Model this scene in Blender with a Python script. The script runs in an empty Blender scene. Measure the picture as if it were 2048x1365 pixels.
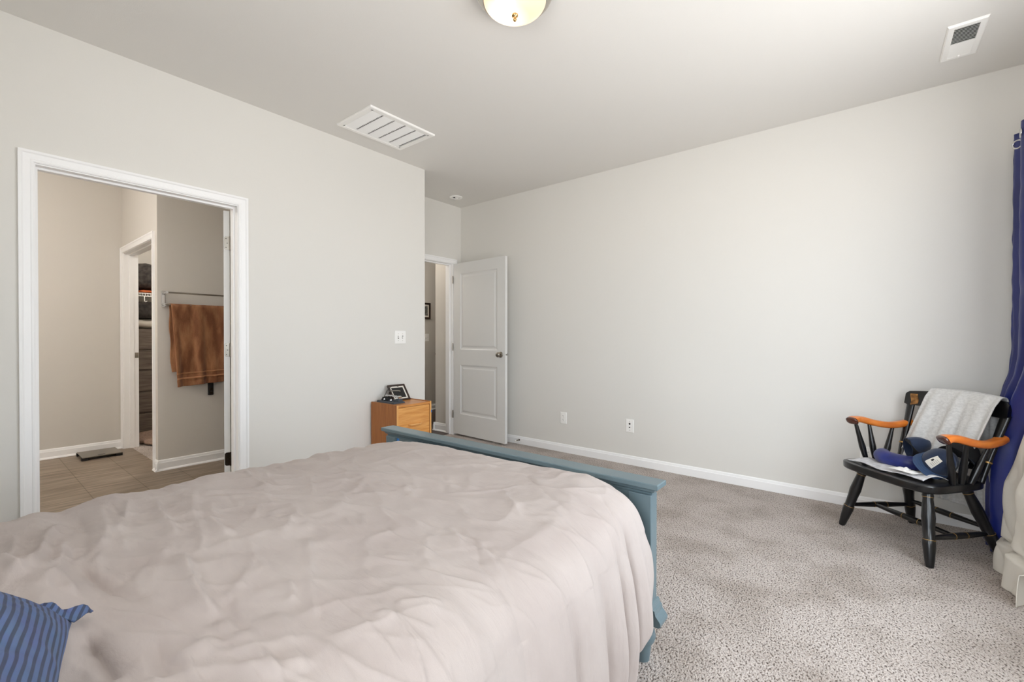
import bpy, bmesh, math, random
from mathutils import Vector, Matrix, noise
random.seed(7)
sc = bpy.context.scene
C = sc.collection
PI = math.pi

# ------------------------------------------------------------------ camera
cd = bpy.data.cameras.new('camera'); cam = bpy.data.objects.new('camera', cd); C.objects.link(cam)
cd.sensor_width = 36.0; cd.lens = 894.8 / 2048 * 36.0; cd.clip_start = 0.01
cam.location = (0, 0, 1.161)
cam.rotation_euler = (math.radians(90 - 0.43), math.radians(-0.046), math.radians(38.81))
sc.camera = cam

# ------------------------------------------------------------------ world and exposure
w = bpy.data.worlds.new('world'); sc.world = w; w.use_nodes = True
bg = w.node_tree.nodes['Background']; bg.inputs[1].default_value = 4.05
# pale overcast sky above; ground half made brighter to light the ceiling
_tc = w.node_tree.nodes.new('ShaderNodeTexCoord'); _sp = w.node_tree.nodes.new('ShaderNodeSeparateXYZ'); _cr = w.node_tree.nodes.new('ShaderNodeValToRGB')
_mr = w.node_tree.nodes.new('ShaderNodeMapRange'); _mr.inputs['From Min'].default_value = -1.0; _mr.inputs['From Max'].default_value = 1.0
w.node_tree.links.new(_tc.outputs['Generated'], _sp.inputs[0]); w.node_tree.links.new(_sp.outputs['Z'], _mr.inputs['Value']); w.node_tree.links.new(_mr.outputs[0], _cr.inputs[0])
_cr.color_ramp.elements[0].position = 0.47; _cr.color_ramp.elements[0].color = (1.0, 1.0, 1.0, 1)
_cr.color_ramp.elements[1].position = 0.53; _cr.color_ramp.elements[1].color = (0.84, 0.92, 1.0, 1)
w.node_tree.links.new(_cr.outputs[0], bg.inputs[0])
sc.view_settings.view_transform = 'Standard'; sc.view_settings.look = 'None'
sc.view_settings.gamma = 1.0; sc.view_settings.use_curve_mapping = False
sc.view_settings.exposure = 0.90
sc.cycles.max_bounces = 14; sc.cycles.diffuse_bounces = 10
sc.cycles.use_denoising = True

# portals help the sky through the two windows
def portal(name, loc, rot, sx, sy):
    l = bpy.data.lights.new(name, 'AREA'); l.shape = 'RECTANGLE'; l.size = sx; l.size_y = sy
    l.cycles.is_portal = True
    o = bpy.data.objects.new(name, l); C.objects.link(o); o.location = loc; o.rotation_euler = rot
WIN1 = (0.95, 2.95, 0.50, 2.25)      # right wall window: y0 y1 z0 z1
WIN_FILL = (-1.10, 0.62, 0.55, 2.30)     # unseen rear window added for fill light: x0 x1 z0 z1
portal('window_portal', (0.90, (WIN1[0] + WIN1[1]) / 2, (WIN1[2] + WIN1[3]) / 2), (0, math.radians(90), 0), WIN1[3] - WIN1[2], WIN1[1] - WIN1[0])
portal('window_portal', ((WIN_FILL[0] + WIN_FILL[1]) / 2, -0.80, (WIN_FILL[2] + WIN_FILL[3]) / 2), (math.radians(90), 0, 0), WIN_FILL[1] - WIN_FILL[0], WIN_FILL[3] - WIN_FILL[2])

# ------------------------------------------------------------------ colour + material helpers
def lin(h):
    h = h.lstrip('#'); r = []
    for i in (0, 2, 4):
        c = int(h[i:i + 2], 16) / 255
        r.append(c / 12.92 if c <= 0.04045 else ((c + 0.055) / 1.055) ** 2.4)
    return (*r, 1)

def mat(name, col, rough=0.5, metal=0.0, bump=0.0, bscale=200.0, col2=None, cscale=20.0, cdetail=4, spec=0.5,
        sheen=0.0, emis=None, estr=0.0, stretch=(1, 1, 1), contrast=(0.35, 0.65), coat=0.0):
    m = bpy.data.materials.new(name); m.use_nodes = True
    nt = m.node_tree; b = nt.nodes['Principled BSDF']
    b.inputs['Base Color'].default_value = lin(col); b.inputs['Roughness'].default_value = rough
    b.inputs['Metallic'].default_value = metal; b.inputs['Specular IOR Level'].default_value = spec
    if sheen: b.inputs['Sheen Weight'].default_value = sheen
    if coat: b.inputs['Coat Weight'].default_value = coat
    if emis: b.inputs['Emission Color'].default_value = lin(emis); b.inputs['Emission Strength'].default_value = estr
    tc = nt.nodes.new('ShaderNodeTexCoord'); mp = nt.nodes.new('ShaderNodeMapping')
    mp.inputs['Scale'].default_value = stretch; nt.links.new(tc.outputs['Object'], mp.inputs[0])
    if col2:
        n = nt.nodes.new('ShaderNodeTexNoise'); n.inputs['Scale'].default_value = cscale; n.inputs['Detail'].default_value = cdetail
        nt.links.new(mp.outputs[0], n.inputs['Vector'])
        cr = nt.nodes.new('ShaderNodeValToRGB'); cr.color_ramp.elements[0].color = lin(col); cr.color_ramp.elements[1].color = lin(col2)
        cr.color_ramp.elements[0].position, cr.color_ramp.elements[1].position = contrast
        nt.links.new(n.outputs['Fac'], cr.inputs[0]); nt.links.new(cr.outputs[0], b.inputs['Base Color'])
    if bump:
        n = nt.nodes.new('ShaderNodeTexNoise'); n.inputs['Scale'].default_value = bscale; n.inputs['Detail'].default_value = 3
        nt.links.new(mp.outputs[0], n.inputs['Vector'])
        bp = nt.nodes.new('ShaderNodeBump'); bp.inputs['Strength'].default_value = bump; bp.inputs['Distance'].default_value = 0.002
        nt.links.new(n.outputs['Fac'], bp.inputs['Height']); nt.links.new(bp.outputs[0], b.inputs['Normal'])
    return m

M = {}
M['wall'] = mat('wall_paint', '#e1dfda', 0.9, bump=0.15, bscale=350, spec=0.2)
M['wall_bath'] = mat('wall_paint_bathroom', '#d5d1ca', 0.9, bump=0.15, bscale=350, spec=0.2)
M['ceil'] = mat('ceiling_paint', '#e4e2de', 0.95, bump=0.2, bscale=250, spec=0.1)
M['trim'] = mat('trim_paint', '#f7f7f7', 0.4, spec=0.4)
M['door'] = mat('door_paint', '#e2e2e0', 0.42, spec=0.4, bump=0.1, bscale=120, stretch=(1, 1, 0.15))
M['white'] = mat('white_plastic', '#f8f7f4', 0.35)
M['black'] = mat('black_and_gap_shade', '#141210', 0.6)  # black parts, and the shade painted into vent openings and slots
M['nickel'] = mat('satin_nickel', '#9a948a', 0.28, metal=1.0)
M['lamprim'] = mat('brushed_rim', '#cfcac2', 0.22, metal=1.0)
M['bronze'] = mat('dark_bronze', '#33291f', 0.4, metal=0.8)
M['chrome'] = mat('chrome', '#cfcfcf', 0.12, metal=1.0)
M['hardwood'] = mat('hall_hardwood', '#2a1710', 0.35, col2='#3f2418', cscale=6, stretch=(8, 0.6, 1))
M['woodtop'] = mat('cabinet_wood', '#c07a35', 0.45, col2='#d8964d', cscale=5, stretch=(1.2, 1.2, 14), coat=0.2)
M['woodside'] = mat('cabinet_side_wood', '#9c5c26', 0.5, col2='#ad6c31', cscale=4, stretch=(14, 14, 1.0))
M['woodfront'] = mat('cabinet_front_wood', '#d18c42', 0.42, col2='#e3a55c', cscale=4, stretch=(1, 1.5, 16), coat=0.2)
M['woodhandle'] = mat('handle_wood', '#e0a45e', 0.35, coat=0.4)
M['armwood'] = mat('arm_wood', '#cf6c1e', 0.3, col2='#ea8a36', cscale=8, stretch=(4, 1, 4), coat=0.5)
M['armtip'] = mat('arm_tip_wood', '#4b2010', 0.25, coat=0.8)
M['lacquer'] = mat('black_lacquer', '#08080a', 0.28, col2='#101013', cscale=15, coat=0.2)
M['gold'] = mat('gold_line', '#b08c54', 0.4, metal=0.5)
M['throw'] = mat('grey_throw', '#dedddb', 0.95, col2='#cccbc9', cscale=70, stretch=(1, 1, 1.5), bump=0.4, bscale=500, sheen=0.1)
M['greycloth'] = mat('grey_cloth', '#dcdcde', 0.9, col2='#bcbaba', cscale=30, bump=0.4, bscale=300)
M['paper'] = mat('white_paper', '#e8e6e2', 0.6)
M['velvet'] = mat('royal_blue_velvet', '#14277c', 0.42, sheen=0.15, col2='#0e1b5c', cscale=12)
M['navy'] = mat('navy_twill', '#1b2b47', 0.75, bump=0.4, bscale=600, sheen=0.2)
M['navy2'] = mat('navy_brim', '#2b4263', 0.75, bump=0.4, bscale=600)
M['blackcloth'] = mat('black_cloth', '#111114', 0.85, bump=0.4, bscale=500)
M['satinblue'] = mat('blue_satin', '#1b2874', 0.33, col2='#141f60', cscale=6, stretch=(1, 1, 0.3), spec=0.7)
M['liner'] = mat('cream_curtain', '#ddd8ce', 0.7, bump=0.2, bscale=400)
M['footboard'] = mat('blue_grey_paint', '#66787e', 0.34, col2='#5f7178', cscale=5, coat=0.15)
M['panelshade'] = mat('panel_recess_shade', '#4a5560', 0.6)  # footboard colour darkened to paint in the shade of the recessed panel
M['brightblue'] = mat('bright_blue', '#3d7fc4', 0.6)
M['pillowfill'] = None
M['tray'] = mat('slate_plastic', '#3c434b', 0.45)
M['frame'] = mat('frame_wood', '#2e1a12', 0.35, coat=0.4)
M['mat'] = mat('photo_mat', '#e9e4da', 0.7)
M['screen'] = mat('dark_screen', '#1b1b1c', 0.15)
M['towel'] = mat('terracotta_towel', '#7a4c30', 0.98, col2='#b07d57', cscale=16, cdetail=8, stretch=(1, 1, 0.28), bump=1.0, bscale=260, sheen=0.15, contrast=(0.38, 0.68))
M['towelband'] = mat('towel_band', '#c08a63', 0.95, bump=0.5, bscale=300)
M['scale'] = mat('scale_surface', '#7b7469', 0.35, metal=0.3)
M['dresser'] = mat('weathered_wood', '#5a4f47', 0.7, col2='#75695e', cscale=5, stretch=(1, 1, 14))
M['darkcloth'] = mat('dark_cloth', '#2a2725', 0.9, col2='#4a4440', cscale=20)
M['orangecloth'] = mat('orange_cloth', '#b45a2c', 0.9)
M['palecloth'] = mat('pale_cloth', '#b3ada2', 0.9, bump=0.3)
M['pinkrug'] = mat('fluffy_rug', '#a08878', 1.0, col2='#7d6659', cscale=60, bump=1.0, bscale=150)
M['art'] = mat('print_paper', '#8b8a85', 0.6, col2='#2f2e2c', cscale=40)
M['rubber'] = mat('white_rubber', '#f2f0ec', 0.6)
M['mattress'] = mat('mattress_fabric', '#d8d4cc', 0.9)

def carpet_mat():
    m = bpy.data.materials.new('carpet'); m.use_nodes = True; nt = m.node_tree; b = nt.nodes['Principled BSDF']
    b.inputs['Roughness'].default_value = 1.0; b.inputs['Specular IOR Level'].default_value = 0.1
    b.inputs['Sheen Weight'].default_value = 0.15
    tc = nt.nodes.new('ShaderNodeTexCoord')
    mp = nt.nodes.new('ShaderNodeMapping'); mp.inputs['Rotation'].default_value = (0, 0, 0.6); mp.inputs['Scale'].default_value = (1, 0.6, 1)
    nt.links.new(tc.outputs['Object'], mp.inputs[0])
    def noi(scale, det, v):
        n = nt.nodes.new('ShaderNodeTexNoise'); n.inputs['Scale'].default_value = scale; n.inputs['Detail'].default_value = det
        nt.links.new(v, n.inputs['Vector']); return n
    fine = noi(160, 3, mp.outputs[0]); big = noi(3.2, 3, tc.outputs['Object']); mid = noi(45, 2, mp.outputs[0])
    cr = nt.nodes.new('ShaderNodeValToRGB'); e = cr.color_ramp.elements
    e[0].position = 0.36; e[0].color = lin('#54473f'); e[1].position = 0.50; e[1].color = lin('#c3b8b1')  # darkest stop paints the shade between the tufts
    x = e.new(0.41); x.color = lin('#ab9f97'); x = e.new(0.75); x.color = lin('#dad1ca')
    nt.links.new(fine.outputs['Fac'], cr.inputs[0])
    mx = nt.nodes.new('ShaderNodeMixRGB'); mx.blend_type = 'MULTIPLY'; mx.inputs[0].default_value = 1
    cr2 = nt.nodes.new('ShaderNodeValToRGB'); cr2.color_ramp.elements[0].position = 0.36; cr2.color_ramp.elements[1].position = 0.56
    cr2.color_ramp.elements[0].color = (0.76, 0.74, 0.71, 1); cr2.color_ramp.elements[1].color = (1, 1, 1, 1)
    nt.links.new(big.outputs['Fac'], cr2.inputs[0]); nt.links.new(cr.outputs[0], mx.inputs[1]); nt.links.new(cr2.outputs[0], mx.inputs[2])
    nt.links.new(mx.outputs[0], b.inputs['Base Color'])
    ad = nt.nodes.new('ShaderNodeMath'); ad.operation = 'MULTIPLY_ADD'; ad.inputs[1].default_value = 0.6
    nt.links.new(mid.outputs['Fac'], ad.inputs[0]); nt.links.new(fine.outputs['Fac'], ad.inputs[2])
    bp = nt.nodes.new('ShaderNodeBump'); bp.inputs['Strength'].default_value = 1.0; bp.inputs['Distance'].default_value = 0.013
    nt.links.new(ad.outputs[0], bp.inputs['Height']); nt.links.new(bp.outputs[0], b.inputs['Normal'])
    return m
M['carpet'] = carpet_mat()

def tile_mat():
    m = bpy.data.materials.new('bath_tile'); m.use_nodes = True; nt = m.node_tree; b = nt.nodes['Principled BSDF']
    b.inputs['Roughness'].default_value = 0.5
    tc = nt.nodes.new('ShaderNodeTexCoord')
    br = nt.nodes.new('ShaderNodeTexBrick'); br.offset = 0.5
    br.inputs['Scale'].default_value = 1.0; br.inputs['Brick Width'].default_value = 0.61; br.inputs['Row Height'].default_value = 0.305
    br.inputs['Mortar Size'].default_value = 0.003; br.inputs['Mortar'].default_value = lin('#6e6354')
    br.inputs['Color1'].default_value = lin('#8f8275'); br.inputs['Color2'].default_value = lin('#86796b')
    mp0 = nt.nodes.new('ShaderNodeMapping'); mp0.inputs['Location'].default_value = (0.15, -0.005, 0)
    nt.links.new(tc.outputs['Object'], mp0.inputs[0]); nt.links.new(mp0.outputs[0], br.inputs['Vector'])
    mp = nt.nodes.new('ShaderNodeMapping'); mp.inputs['Scale'].default_value = (22, 2.2, 1)
    nt.links.new(tc.outputs['Object'], mp.inputs[0])
    n = nt.nodes.new('ShaderNodeTexNoise'); n.inputs['Scale'].default_value = 1.3; n.inputs['Detail'].default_value = 6
    nt.links.new(mp.outputs[0], n.inputs['Vector'])
    cr = nt.nodes.new('ShaderNodeValToRGB'); cr.color_ramp.elements[0].position = 0.3; cr.color_ramp.elements[1].position = 0.7
    cr.color_ramp.elements[0].color = (0.55, 0.52, 0.48, 1); cr.color_ramp.elements[1].color = (1.25, 1.22, 1.18, 1)
    nt.links.new(n.outputs['Fac'], cr.inputs[0])
    mx = nt.nodes.new('ShaderNodeMixRGB'); mx.blend_type = 'MULTIPLY'; mx.inputs[0].default_value = 1
    nt.links.new(br.outputs['Color'], mx.inputs[1]); nt.links.new(cr.outputs[0], mx.inputs[2]); nt.links.new(mx.outputs[0], b.inputs['Base Color'])
    return m
M['tile'] = tile_mat()

def linen_mat():
    m = bpy.data.materials.new('blanket_linen'); m.use_nodes = True; nt = m.node_tree; b = nt.nodes['Principled BSDF']
    b.inputs['Roughness'].default_value = 0.95; b.inputs['Specular IOR Level'].default_value = 0.15; b.inputs['Sheen Weight'].default_value = 0.08
    tc = nt.nodes.new('ShaderNodeTexCoord')
    n = nt.nodes.new('ShaderNodeTexNoise'); n.inputs['Scale'].default_value = 5; n.inputs['Detail'].default_value = 5
    nt.links.new(tc.outputs['Object'], n.inputs['Vector'])
    cr = nt.nodes.new('ShaderNodeValToRGB'); cr.color_ramp.elements[0].position = 0.35; cr.color_ramp.elements[1].position = 0.65
    cr.color_ramp.elements[0].color = lin('#aea39e'); cr.color_ramp.elements[1].color = lin('#b5aba6')
    nt.links.new(n.outputs['Fac'], cr.inputs[0]); nt.links.new(cr.outputs[0], b.inputs['Base Color'])
    mp = nt.nodes.new('ShaderNodeMapping'); mp.inputs['Rotation'].default_value = (0, 0, 0.9); mp.inputs['Scale'].default_value = (1, 3.0, 1)
    nt.links.new(tc.outputs['Object'], mp.inputs[0])
    n2 = nt.nodes.new('ShaderNodeTexNoise'); n2.inputs['Scale'].default_value = 9; n2.inputs['Detail'].default_value = 3; n2.inputs['Distortion'].default_value = 0.3
    nt.links.new(mp.outputs[0], n2.inputs['Vector'])
    n3 = nt.nodes.new('ShaderNodeTexNoise'); n3.inputs['Scale'].default_value = 700
    nt.links.new(tc.outputs['Object'], n3.inputs['Vector'])
    b1 = nt.nodes.new('ShaderNodeBump'); b1.inputs['Strength'].default_value = 0.45; b1.inputs['Distance'].default_value = 0.010
    b2 = nt.nodes.new('ShaderNodeBump'); b2.inputs['Strength'].default_value = 0.25; b2.inputs['Distance'].default_value = 0.001
    nt.links.new(n2.outputs['Fac'], b1.inputs['Height']); nt.links.new(n3.outputs['Fac'], b2.inputs['Height'])
    nt.links.new(b1.outputs[0], b2.inputs['Normal']); nt.links.new(b2.outputs[0], b.inputs['Normal'])
    return m
M['linen'] = linen_mat()

def stripe_mat():
    m = bpy.data.materials.new('striped_pillowcase'); m.use_nodes = True; nt = m.node_tree; b = nt.nodes['Principled BSDF']
    b.inputs['Roughness'].default_value = 0.9
    tc = nt.nodes.new('ShaderNodeTexCoord'); sp = nt.nodes.new('ShaderNodeSeparateXYZ'); nt.links.new(tc.outputs['Object'], sp.inputs[0])
    mu = nt.nodes.new('ShaderNodeMath'); mu.operation = 'MULTIPLY'; mu.inputs[1].default_value = 1 / 0.0118
    nt.links.new(sp.outputs['X'], mu.inputs[0])
    fr = nt.nodes.new('ShaderNodeMath'); fr.operation = 'FRACT'; nt.links.new(mu.outputs[0], fr.inputs[0])
    cr = nt.nodes.new('ShaderNodeValToRGB'); cr.color_ramp.interpolation = 'LINEAR'
    e = cr.color_ramp.elements; e[0].position = 0.50; e[0].color = lin('#596b93'); e[1].position = 0.58; e[1].color = lin('#424a61')
    x = e.new(0.94); x.color = lin('#424a61'); x = e.new(1.0); x.color = lin('#596b93')
    nt.links.new(fr.outputs[0], cr.inputs[0])
    n = nt.nodes.new('ShaderNodeTexNoise'); n.inputs['Scale'].default_value = 30; n.inputs['Detail'].default_value = 5
    nt.links.new(tc.outputs['Object'], n.inputs['Vector'])
    mx = nt.nodes.new('ShaderNodeMixRGB'); mx.blend_type = 'MULTIPLY'; mx.inputs[0].default_value = 0.35
    nt.links.new(cr.outputs[0], mx.inputs[1]); nt.links.new(n.outputs['Color'], mx.inputs[2]); nt.links.new(mx.outputs[0], b.inputs['Base Color'])
    bp = nt.nodes.new('ShaderNodeBump'); bp.inputs['Strength'].default_value = 0.4; bp.inputs['Distance'].default_value = 0.004
    nt.links.new(n.outputs['Fac'], bp.inputs['Height']); nt.links.new(bp.outputs[0], b.inputs['Normal'])
    return m
M['stripe'] = stripe_mat()

def glass_mat():
    m = bpy.data.materials.new('window_glass'); m.use_nodes = True; nt = m.node_tree
    nt.nodes.remove(nt.nodes['Principled BSDF'])
    t = nt.nodes.new('ShaderNodeBsdfTransparent'); g = nt.nodes.new('ShaderNodeBsdfGlossy'); g.inputs['Roughness'].default_value = 0.02
    mx = nt.nodes.new('ShaderNodeMixShader'); mx.inputs[0].default_value = 0.05
    nt.links.new(t.outputs[0], mx.inputs[1]); nt.links.new(g.outputs[0], mx.inputs[2])
    nt.links.new(mx.outputs[0], nt.nodes['Material Output'].inputs[0]); return m
M['glass'] = glass_mat()

# ------------------------------------------------------------------ mesh helpers
class MB:
    def __init__(s): s.v = []; s.f = []
    def add(s, v, f):
        o = len(s.v); s.v += [tuple(p) for p in v]; s.f += [tuple(i + o for i in q) for q in f]; return s
    def box(s, x0, x1, y0, y1, z0, z1):
        return s.add([(x0, y0, z0), (x1, y0, z0), (x1, y1, z0), (x0, y1, z0), (x0, y0, z1), (x1, y0, z1), (x1, y1, z1), (x0, y1, z1)],
                     [(3, 2, 1, 0), (4, 5, 6, 7), (0, 1, 5, 4), (1, 2, 6, 5), (2, 3, 7, 6), (3, 0, 4, 7)])
    def loft(s, rings, cap=True, closed=True):
        o = len(s.v); n = len(rings[0])
        for r in rings: s.v += [tuple(p) for p in r]
        for i in range(len(rings) - 1):
            for j in range(n if closed else n - 1):
                a = o + i * n + j; b = o + i * n + (j + 1) % n
                s.f.append((a, b, b + n, a + n))
        if cap:
            s.f.append(tuple(o + j for j in range(n))[::-1]); s.f.append(tuple(o + (len(rings) - 1) * n + j for j in range(n)))
        return s
    def turned(s, p0, p1, prof, n=20, cap=True):
        """prof: list of (t along p0->p1, radius)"""
        p0 = Vector(p0); p1 = Vector(p1); d = p1 - p0; q = d.to_track_quat('Z', 'Y')
        rings = []
        for t, r in prof:
            c = p0 + d * t
            rings.append([c + q @ Vector((r * math.cos(2 * PI * k / n), r * math.sin(2 * PI * k / n), 0)) for k in range(n)])
        return s.loft(rings, cap)
    def tube(s, pts, r, n=10, cap=True):
        pts = [Vector(p) for p in pts]; rings = []; q = None
        for i, p in enumerate(pts):
            d = (pts[min(i + 1, len(pts) - 1)] - pts[max(i - 1, 0)]).normalized()
            if q is None: q = d.to_track_quat('Z', 'Y')
            else: q = (q @ Vector((0, 0, 1))).rotation_difference(d) @ q
            rr = r[i] if isinstance(r, (list, tuple)) else r
            rings.append([p + q @ Vector((rr * math.cos(2 * PI * k / n), rr * math.sin(2 * PI * k / n), 0)) for k in range(n)])
        return s.loft(rings, cap)
    def grid(s, fn, nu, nv):
        o = len(s.v)
        for i in range(nu + 1):
            for j in range(nv + 1): s.v.append(tuple(fn(i / nu, j / nv)))
        for i in range(nu):
            for j in range(nv):
                a = o + i * (nv + 1) + j; s.f.append((a, a + nv + 1, a + nv + 2, a + 1))
        return s
    def prism(s, poly, axis, a0, a1):
        """poly: 2D points in the two other axes (in xyz order), extruded along axis"""
        def P(u, v, a): return [(a, u, v), (u, a, v), (u, v, a)][axis]
        n = len(poly); o = len(s.v)
        s.v += [P(u, v, a0) for u, v in poly] + [P(u, v, a1) for u, v in poly]
        s.f += [(o + i, o + (i + 1) % n, o + n + (i + 1) % n, o + n + i) for i in range(n)]
        s.f += [tuple(o + i for i in range(n))[::-1], tuple(o + n + i for i in range(n))]
        return s
    def build(s, name, m, parent=None, smooth=False, bevel=0.0, solid=0.0, sub=0, world=True, angle=None):
        me = bpy.data.meshes.new(name)
        off = parent_loc(parent) if (parent and world) else Vector((0, 0, 0))
        me.from_pydata([tuple(Vector(p) - off) for p in s.v], [], s.f)
        me.validate()
        bm = bmesh.new(); bm.from_mesh(me); bmesh.ops.recalc_face_normals(bm, faces=bm.faces); bm.to_mesh(me); bm.free()
        me.materials.append(M[m] if isinstance(m, str) else m)
        if smooth:
            for p in me.polygons: p.use_smooth = True
            if angle: me.set_sharp_from_angle(angle=math.radians(angle))
        o = bpy.data.objects.new(name, me); C.objects.link(o)
        if parent: o.parent = parent
        if solid:
            md = o.modifiers.new('solid', 'SOLIDIFY'); md.thickness = solid; md.offset = 0
        if bevel:
            md = o.modifiers.new('bevel', 'BEVEL'); md.width = bevel; md.segments = 2; md.limit_method = 'ANGLE'; md.angle_limit = math.radians(40)
        if sub:
            md = o.modifiers.new('sub', 'SUBSURF'); md.levels = sub; md.render_levels = sub
        return o
def parent_loc(p):
    l = Vector((0, 0, 0))
    while p: l += p.location; p = p.parent
    return l
def tag(o, label, cat, group=None):
    o['label'] = label; o['category'] = cat
    if group: o['group'] = group
    return o
def thing(name, label, cat, loc=(0, 0, 0), rz=0.0, group=None, rot=None):
    o = bpy.data.objects.new(name, None); C.objects.link(o); o.location = loc
    o.rotation_euler = rot if rot else (0, 0, rz); o.empty_display_size = 0.1
    return tag(o, label, cat, group)
def struct(name, mb, m, parent=None, **k):
    o = mb.build(name, m, parent, **k)
    if not parent: o['kind'] = 'structure'
    return o
def sempty(name, loc):
    o = bpy.data.objects.new(name, None); C.objects.link(o); o.location = loc; o['kind'] = 'structure'; return o
def cr_spline(pts, t):
    """Catmull-Rom through pts, t in 0..1"""
    n = len(pts) - 1; x = min(t * n, n - 1e-6); i = int(x); f = x - i
    p = [Vector(pts[max(0, min(n, i + k))]) for k in (-1, 0, 1, 2)]
    return 0.5 * ((2 * p[1]) + (-p[0] + p[2]) * f + (2 * p[0] - 5 * p[1] + 4 * p[2] - p[3]) * f * f + (-p[0] + 3 * p[1] - 3 * p[2] + p[3]) * f ** 3)
def sstep(a, b, x):
    t = max(0, min(1, (x - a) / (b - a))); return t * t * (3 - 2 * t)

# ------------------------------------------------------------------ room dimensions
XL, XR, YB, YR, H = -3.287, 0.76, 3.864, -0.66, 2.74
XA, YC = -3.91, 2.774          # alcove wall, corner of left wall
T = 0.12
XT, XBB, YCL = -4.82, -6.12, 1.095   # towel wall, bathroom back wall, closet door wall

# floors
struct('floor', MB().box(XL - 0.07, XR + T, YR - T, YB + T, -0.05, 0).box(XA - 0.07, XL - 0.07, YC - 0.12, YB + T, -0.05, 0), 'carpet')
struct('floor_bathroom', MB().box(XBB - T, XL - 0.07, -2.2, YCL + 0.06, -0.05, 0).box(XT - 0.0, XL - 0.07, YCL + 0.06, 2.65, -0.05, 0), 'tile')
struct('floor_closet', MB().box(-7.6, XT, YCL + 0.06, 2.6, -0.05, 0), 'carpet')
struct('floor_hall', MB().box(-5.65, XA - 0.07, 2.77, 8.1, -0.05, -0.002), 'hardwood')
struct('ceiling', MB().box(-7.7, XR + T, -2.4, 8.2, H, H + 0.1), 'ceil')

# walls
struct('wall_left', MB().box(XL - T, XL, YR - T, 0.24, 0, H).box(XL - T, XL, 1.19, YC, 0, H).box(XL - T, XL, 0.24, 1.19, 2.05, H)
       .box(XA, XL - T, YC - T, YC, 0, H), 'wall')
DY0, DY1 = 2.885, 3.725         # alcove door opening (between jamb faces)
struct('wall_alcove', MB().box(XA - T, XA, YC - T, DY0 - 0.018, 0, H).box(XA - T, XA, DY1 + 0.018, YB, 0, H).box(XA - T, XA, DY0 - 0.018, DY1 + 0.018, 2.055, H), 'wall')
struct('wall_back', MB().box(XA - T, XR + T, YB, YB + T, 0, H), 'wall')
struct('wall_right', MB().box(XR, XR + T, YR - T, WIN1[0], 0, H).box(XR, XR + T, WIN1[1], YB + T, 0, H)
       .box(XR, XR + T, WIN1[0], WIN1[1], 0, WIN1[2]).box(XR, XR + T, WIN1[0], WIN1[1], WIN1[3], H), 'wall')
struct('wall_rear', MB().box(XL - T, WIN_FILL[0], YR - T, YR, 0, H).box(WIN_FILL[1], XR + T, YR - T, YR, 0, H)
       .box(WIN_FILL[0], WIN_FILL[1], YR - T, YR, 0, WIN_FILL[2]).box(WIN_FILL[0], WIN_FILL[1], YR - T, YR, WIN_FILL[3], H), 'wall')
struct('wall_bathroom_back', MB().box(XBB - T, XBB, -2.2, YCL, 0, H), 'wall_bath')
struct('wall_bathroom_rear', MB().box(XBB, XL - T, -2.2 - T, -2.2, 0, H).box(XL - T, XL, -2.2, YR - T, 0, H), 'wall_bath')
CX0, CX1 = -6.055, -4.95        # closet opening
struct('wall_closet', MB().box(-7.6, CX0 - 0.018, YCL, YCL + T, 0, H).box(CX1 + 0.018, XT, YCL, YCL + T, 0, H).box(CX0 - 0.018, CX1 + 0.018, YCL, YCL + T, 2.05, H), 'wall_bath')
struct('wall_towel', MB().box(XT - T, XT, YCL + T, 2.65, 0, H), 'wall_bath')
struct('wall_bathroom_side', MB().box(XT, XA, 2.65, 2.65 + T, 0, H), 'wall_bath')
struct('wall_closet_rear', MB().box(-7.6, XT - T, 2.5, 2.6, 0, H).box(-7.6, -7.5, YCL + T, 2.5, 0, H), 'wall_bath')
# hall
struct('wall_hall_near', MB().box(-4.27, XA - T, 3.775, YB + T, 0, H).box(-4.27, -4.15, YB + T, 8.0, 0, H), 'wall_bath')
struct('wall_hall_far', MB().box(-5.65, -5.53, 2.77, 8.0, 0, H), 'wall_bath')
struct('wall_hall_end', MB().box(-5.65, -4.15, 8.0, 8.1, 0, H).box(-5.53, XA - T, 2.77, 2.87, 0, H), 'wall_bath')

def baseboard(name, p0, p1, nrm, h=0.083, t=0.014, shoe=False):
    """profiled baseboard from p0 to p1, standing out along nrm"""
    p0 = Vector((*p0, 0)); p1 = Vector((*p1, 0)); nv = Vector((*nrm, 0))
    prof = [(0, 0), (t, 0), (t, h * 0.72), (t * 0.75, h * 0.78), (t * 0.55, h * 0.93), (t * 0.2, h), (0, h)]
    if shoe: prof = [(0, 0), (t + 0.014, 0), (t + 0.012, 0.008), (t + 0.004, 0.015), (t, 0.017)] + prof[2:]
    mb = MB(); mb.loft([[p + nv * a + Vector((0, 0, z)) for a, z in prof] for p in (p0, p1)])
    return struct(name, mb, 'trim')
baseboard('baseboard_back', (XA, YB), (XR, YB), (0, -1))
baseboard('baseboard_left', (XL, 1.235), (XL, YC + 0.014), (1, 0))
baseboard('baseboard_left_near', (XL, YR), (XL, 0.195), (1, 0))
baseboard('baseboard_corner', (XL + 0.014, YC), (XA, YC), (0, 1))
baseboard('baseboard_right', (XR, YR), (XR, YB), (-1, 0))
baseboard('baseboard_rear', (XL, YR), (XR, YR), (0, 1))
baseboard('baseboard_bathroom', (XBB, -2.2), (XBB, YCL - 0.015), (1, 0), h=0.093, shoe=True)
baseboard('baseboard_towel_wall', (XT, YCL - 0.026), (XT, 2.65), (1, 0), h=0.093, shoe=True)
baseboard('baseboard_closet_wall', (XT + 0.026, YCL), (CX1 + 0.06, YCL), (0, -1), h=0.093, shoe=True)
baseboard('baseboard_hall_near', (-4.298, 3.775), (XA - T, 3.775), (0, -1), h=0.1, t=0.016, shoe=True)
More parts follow.
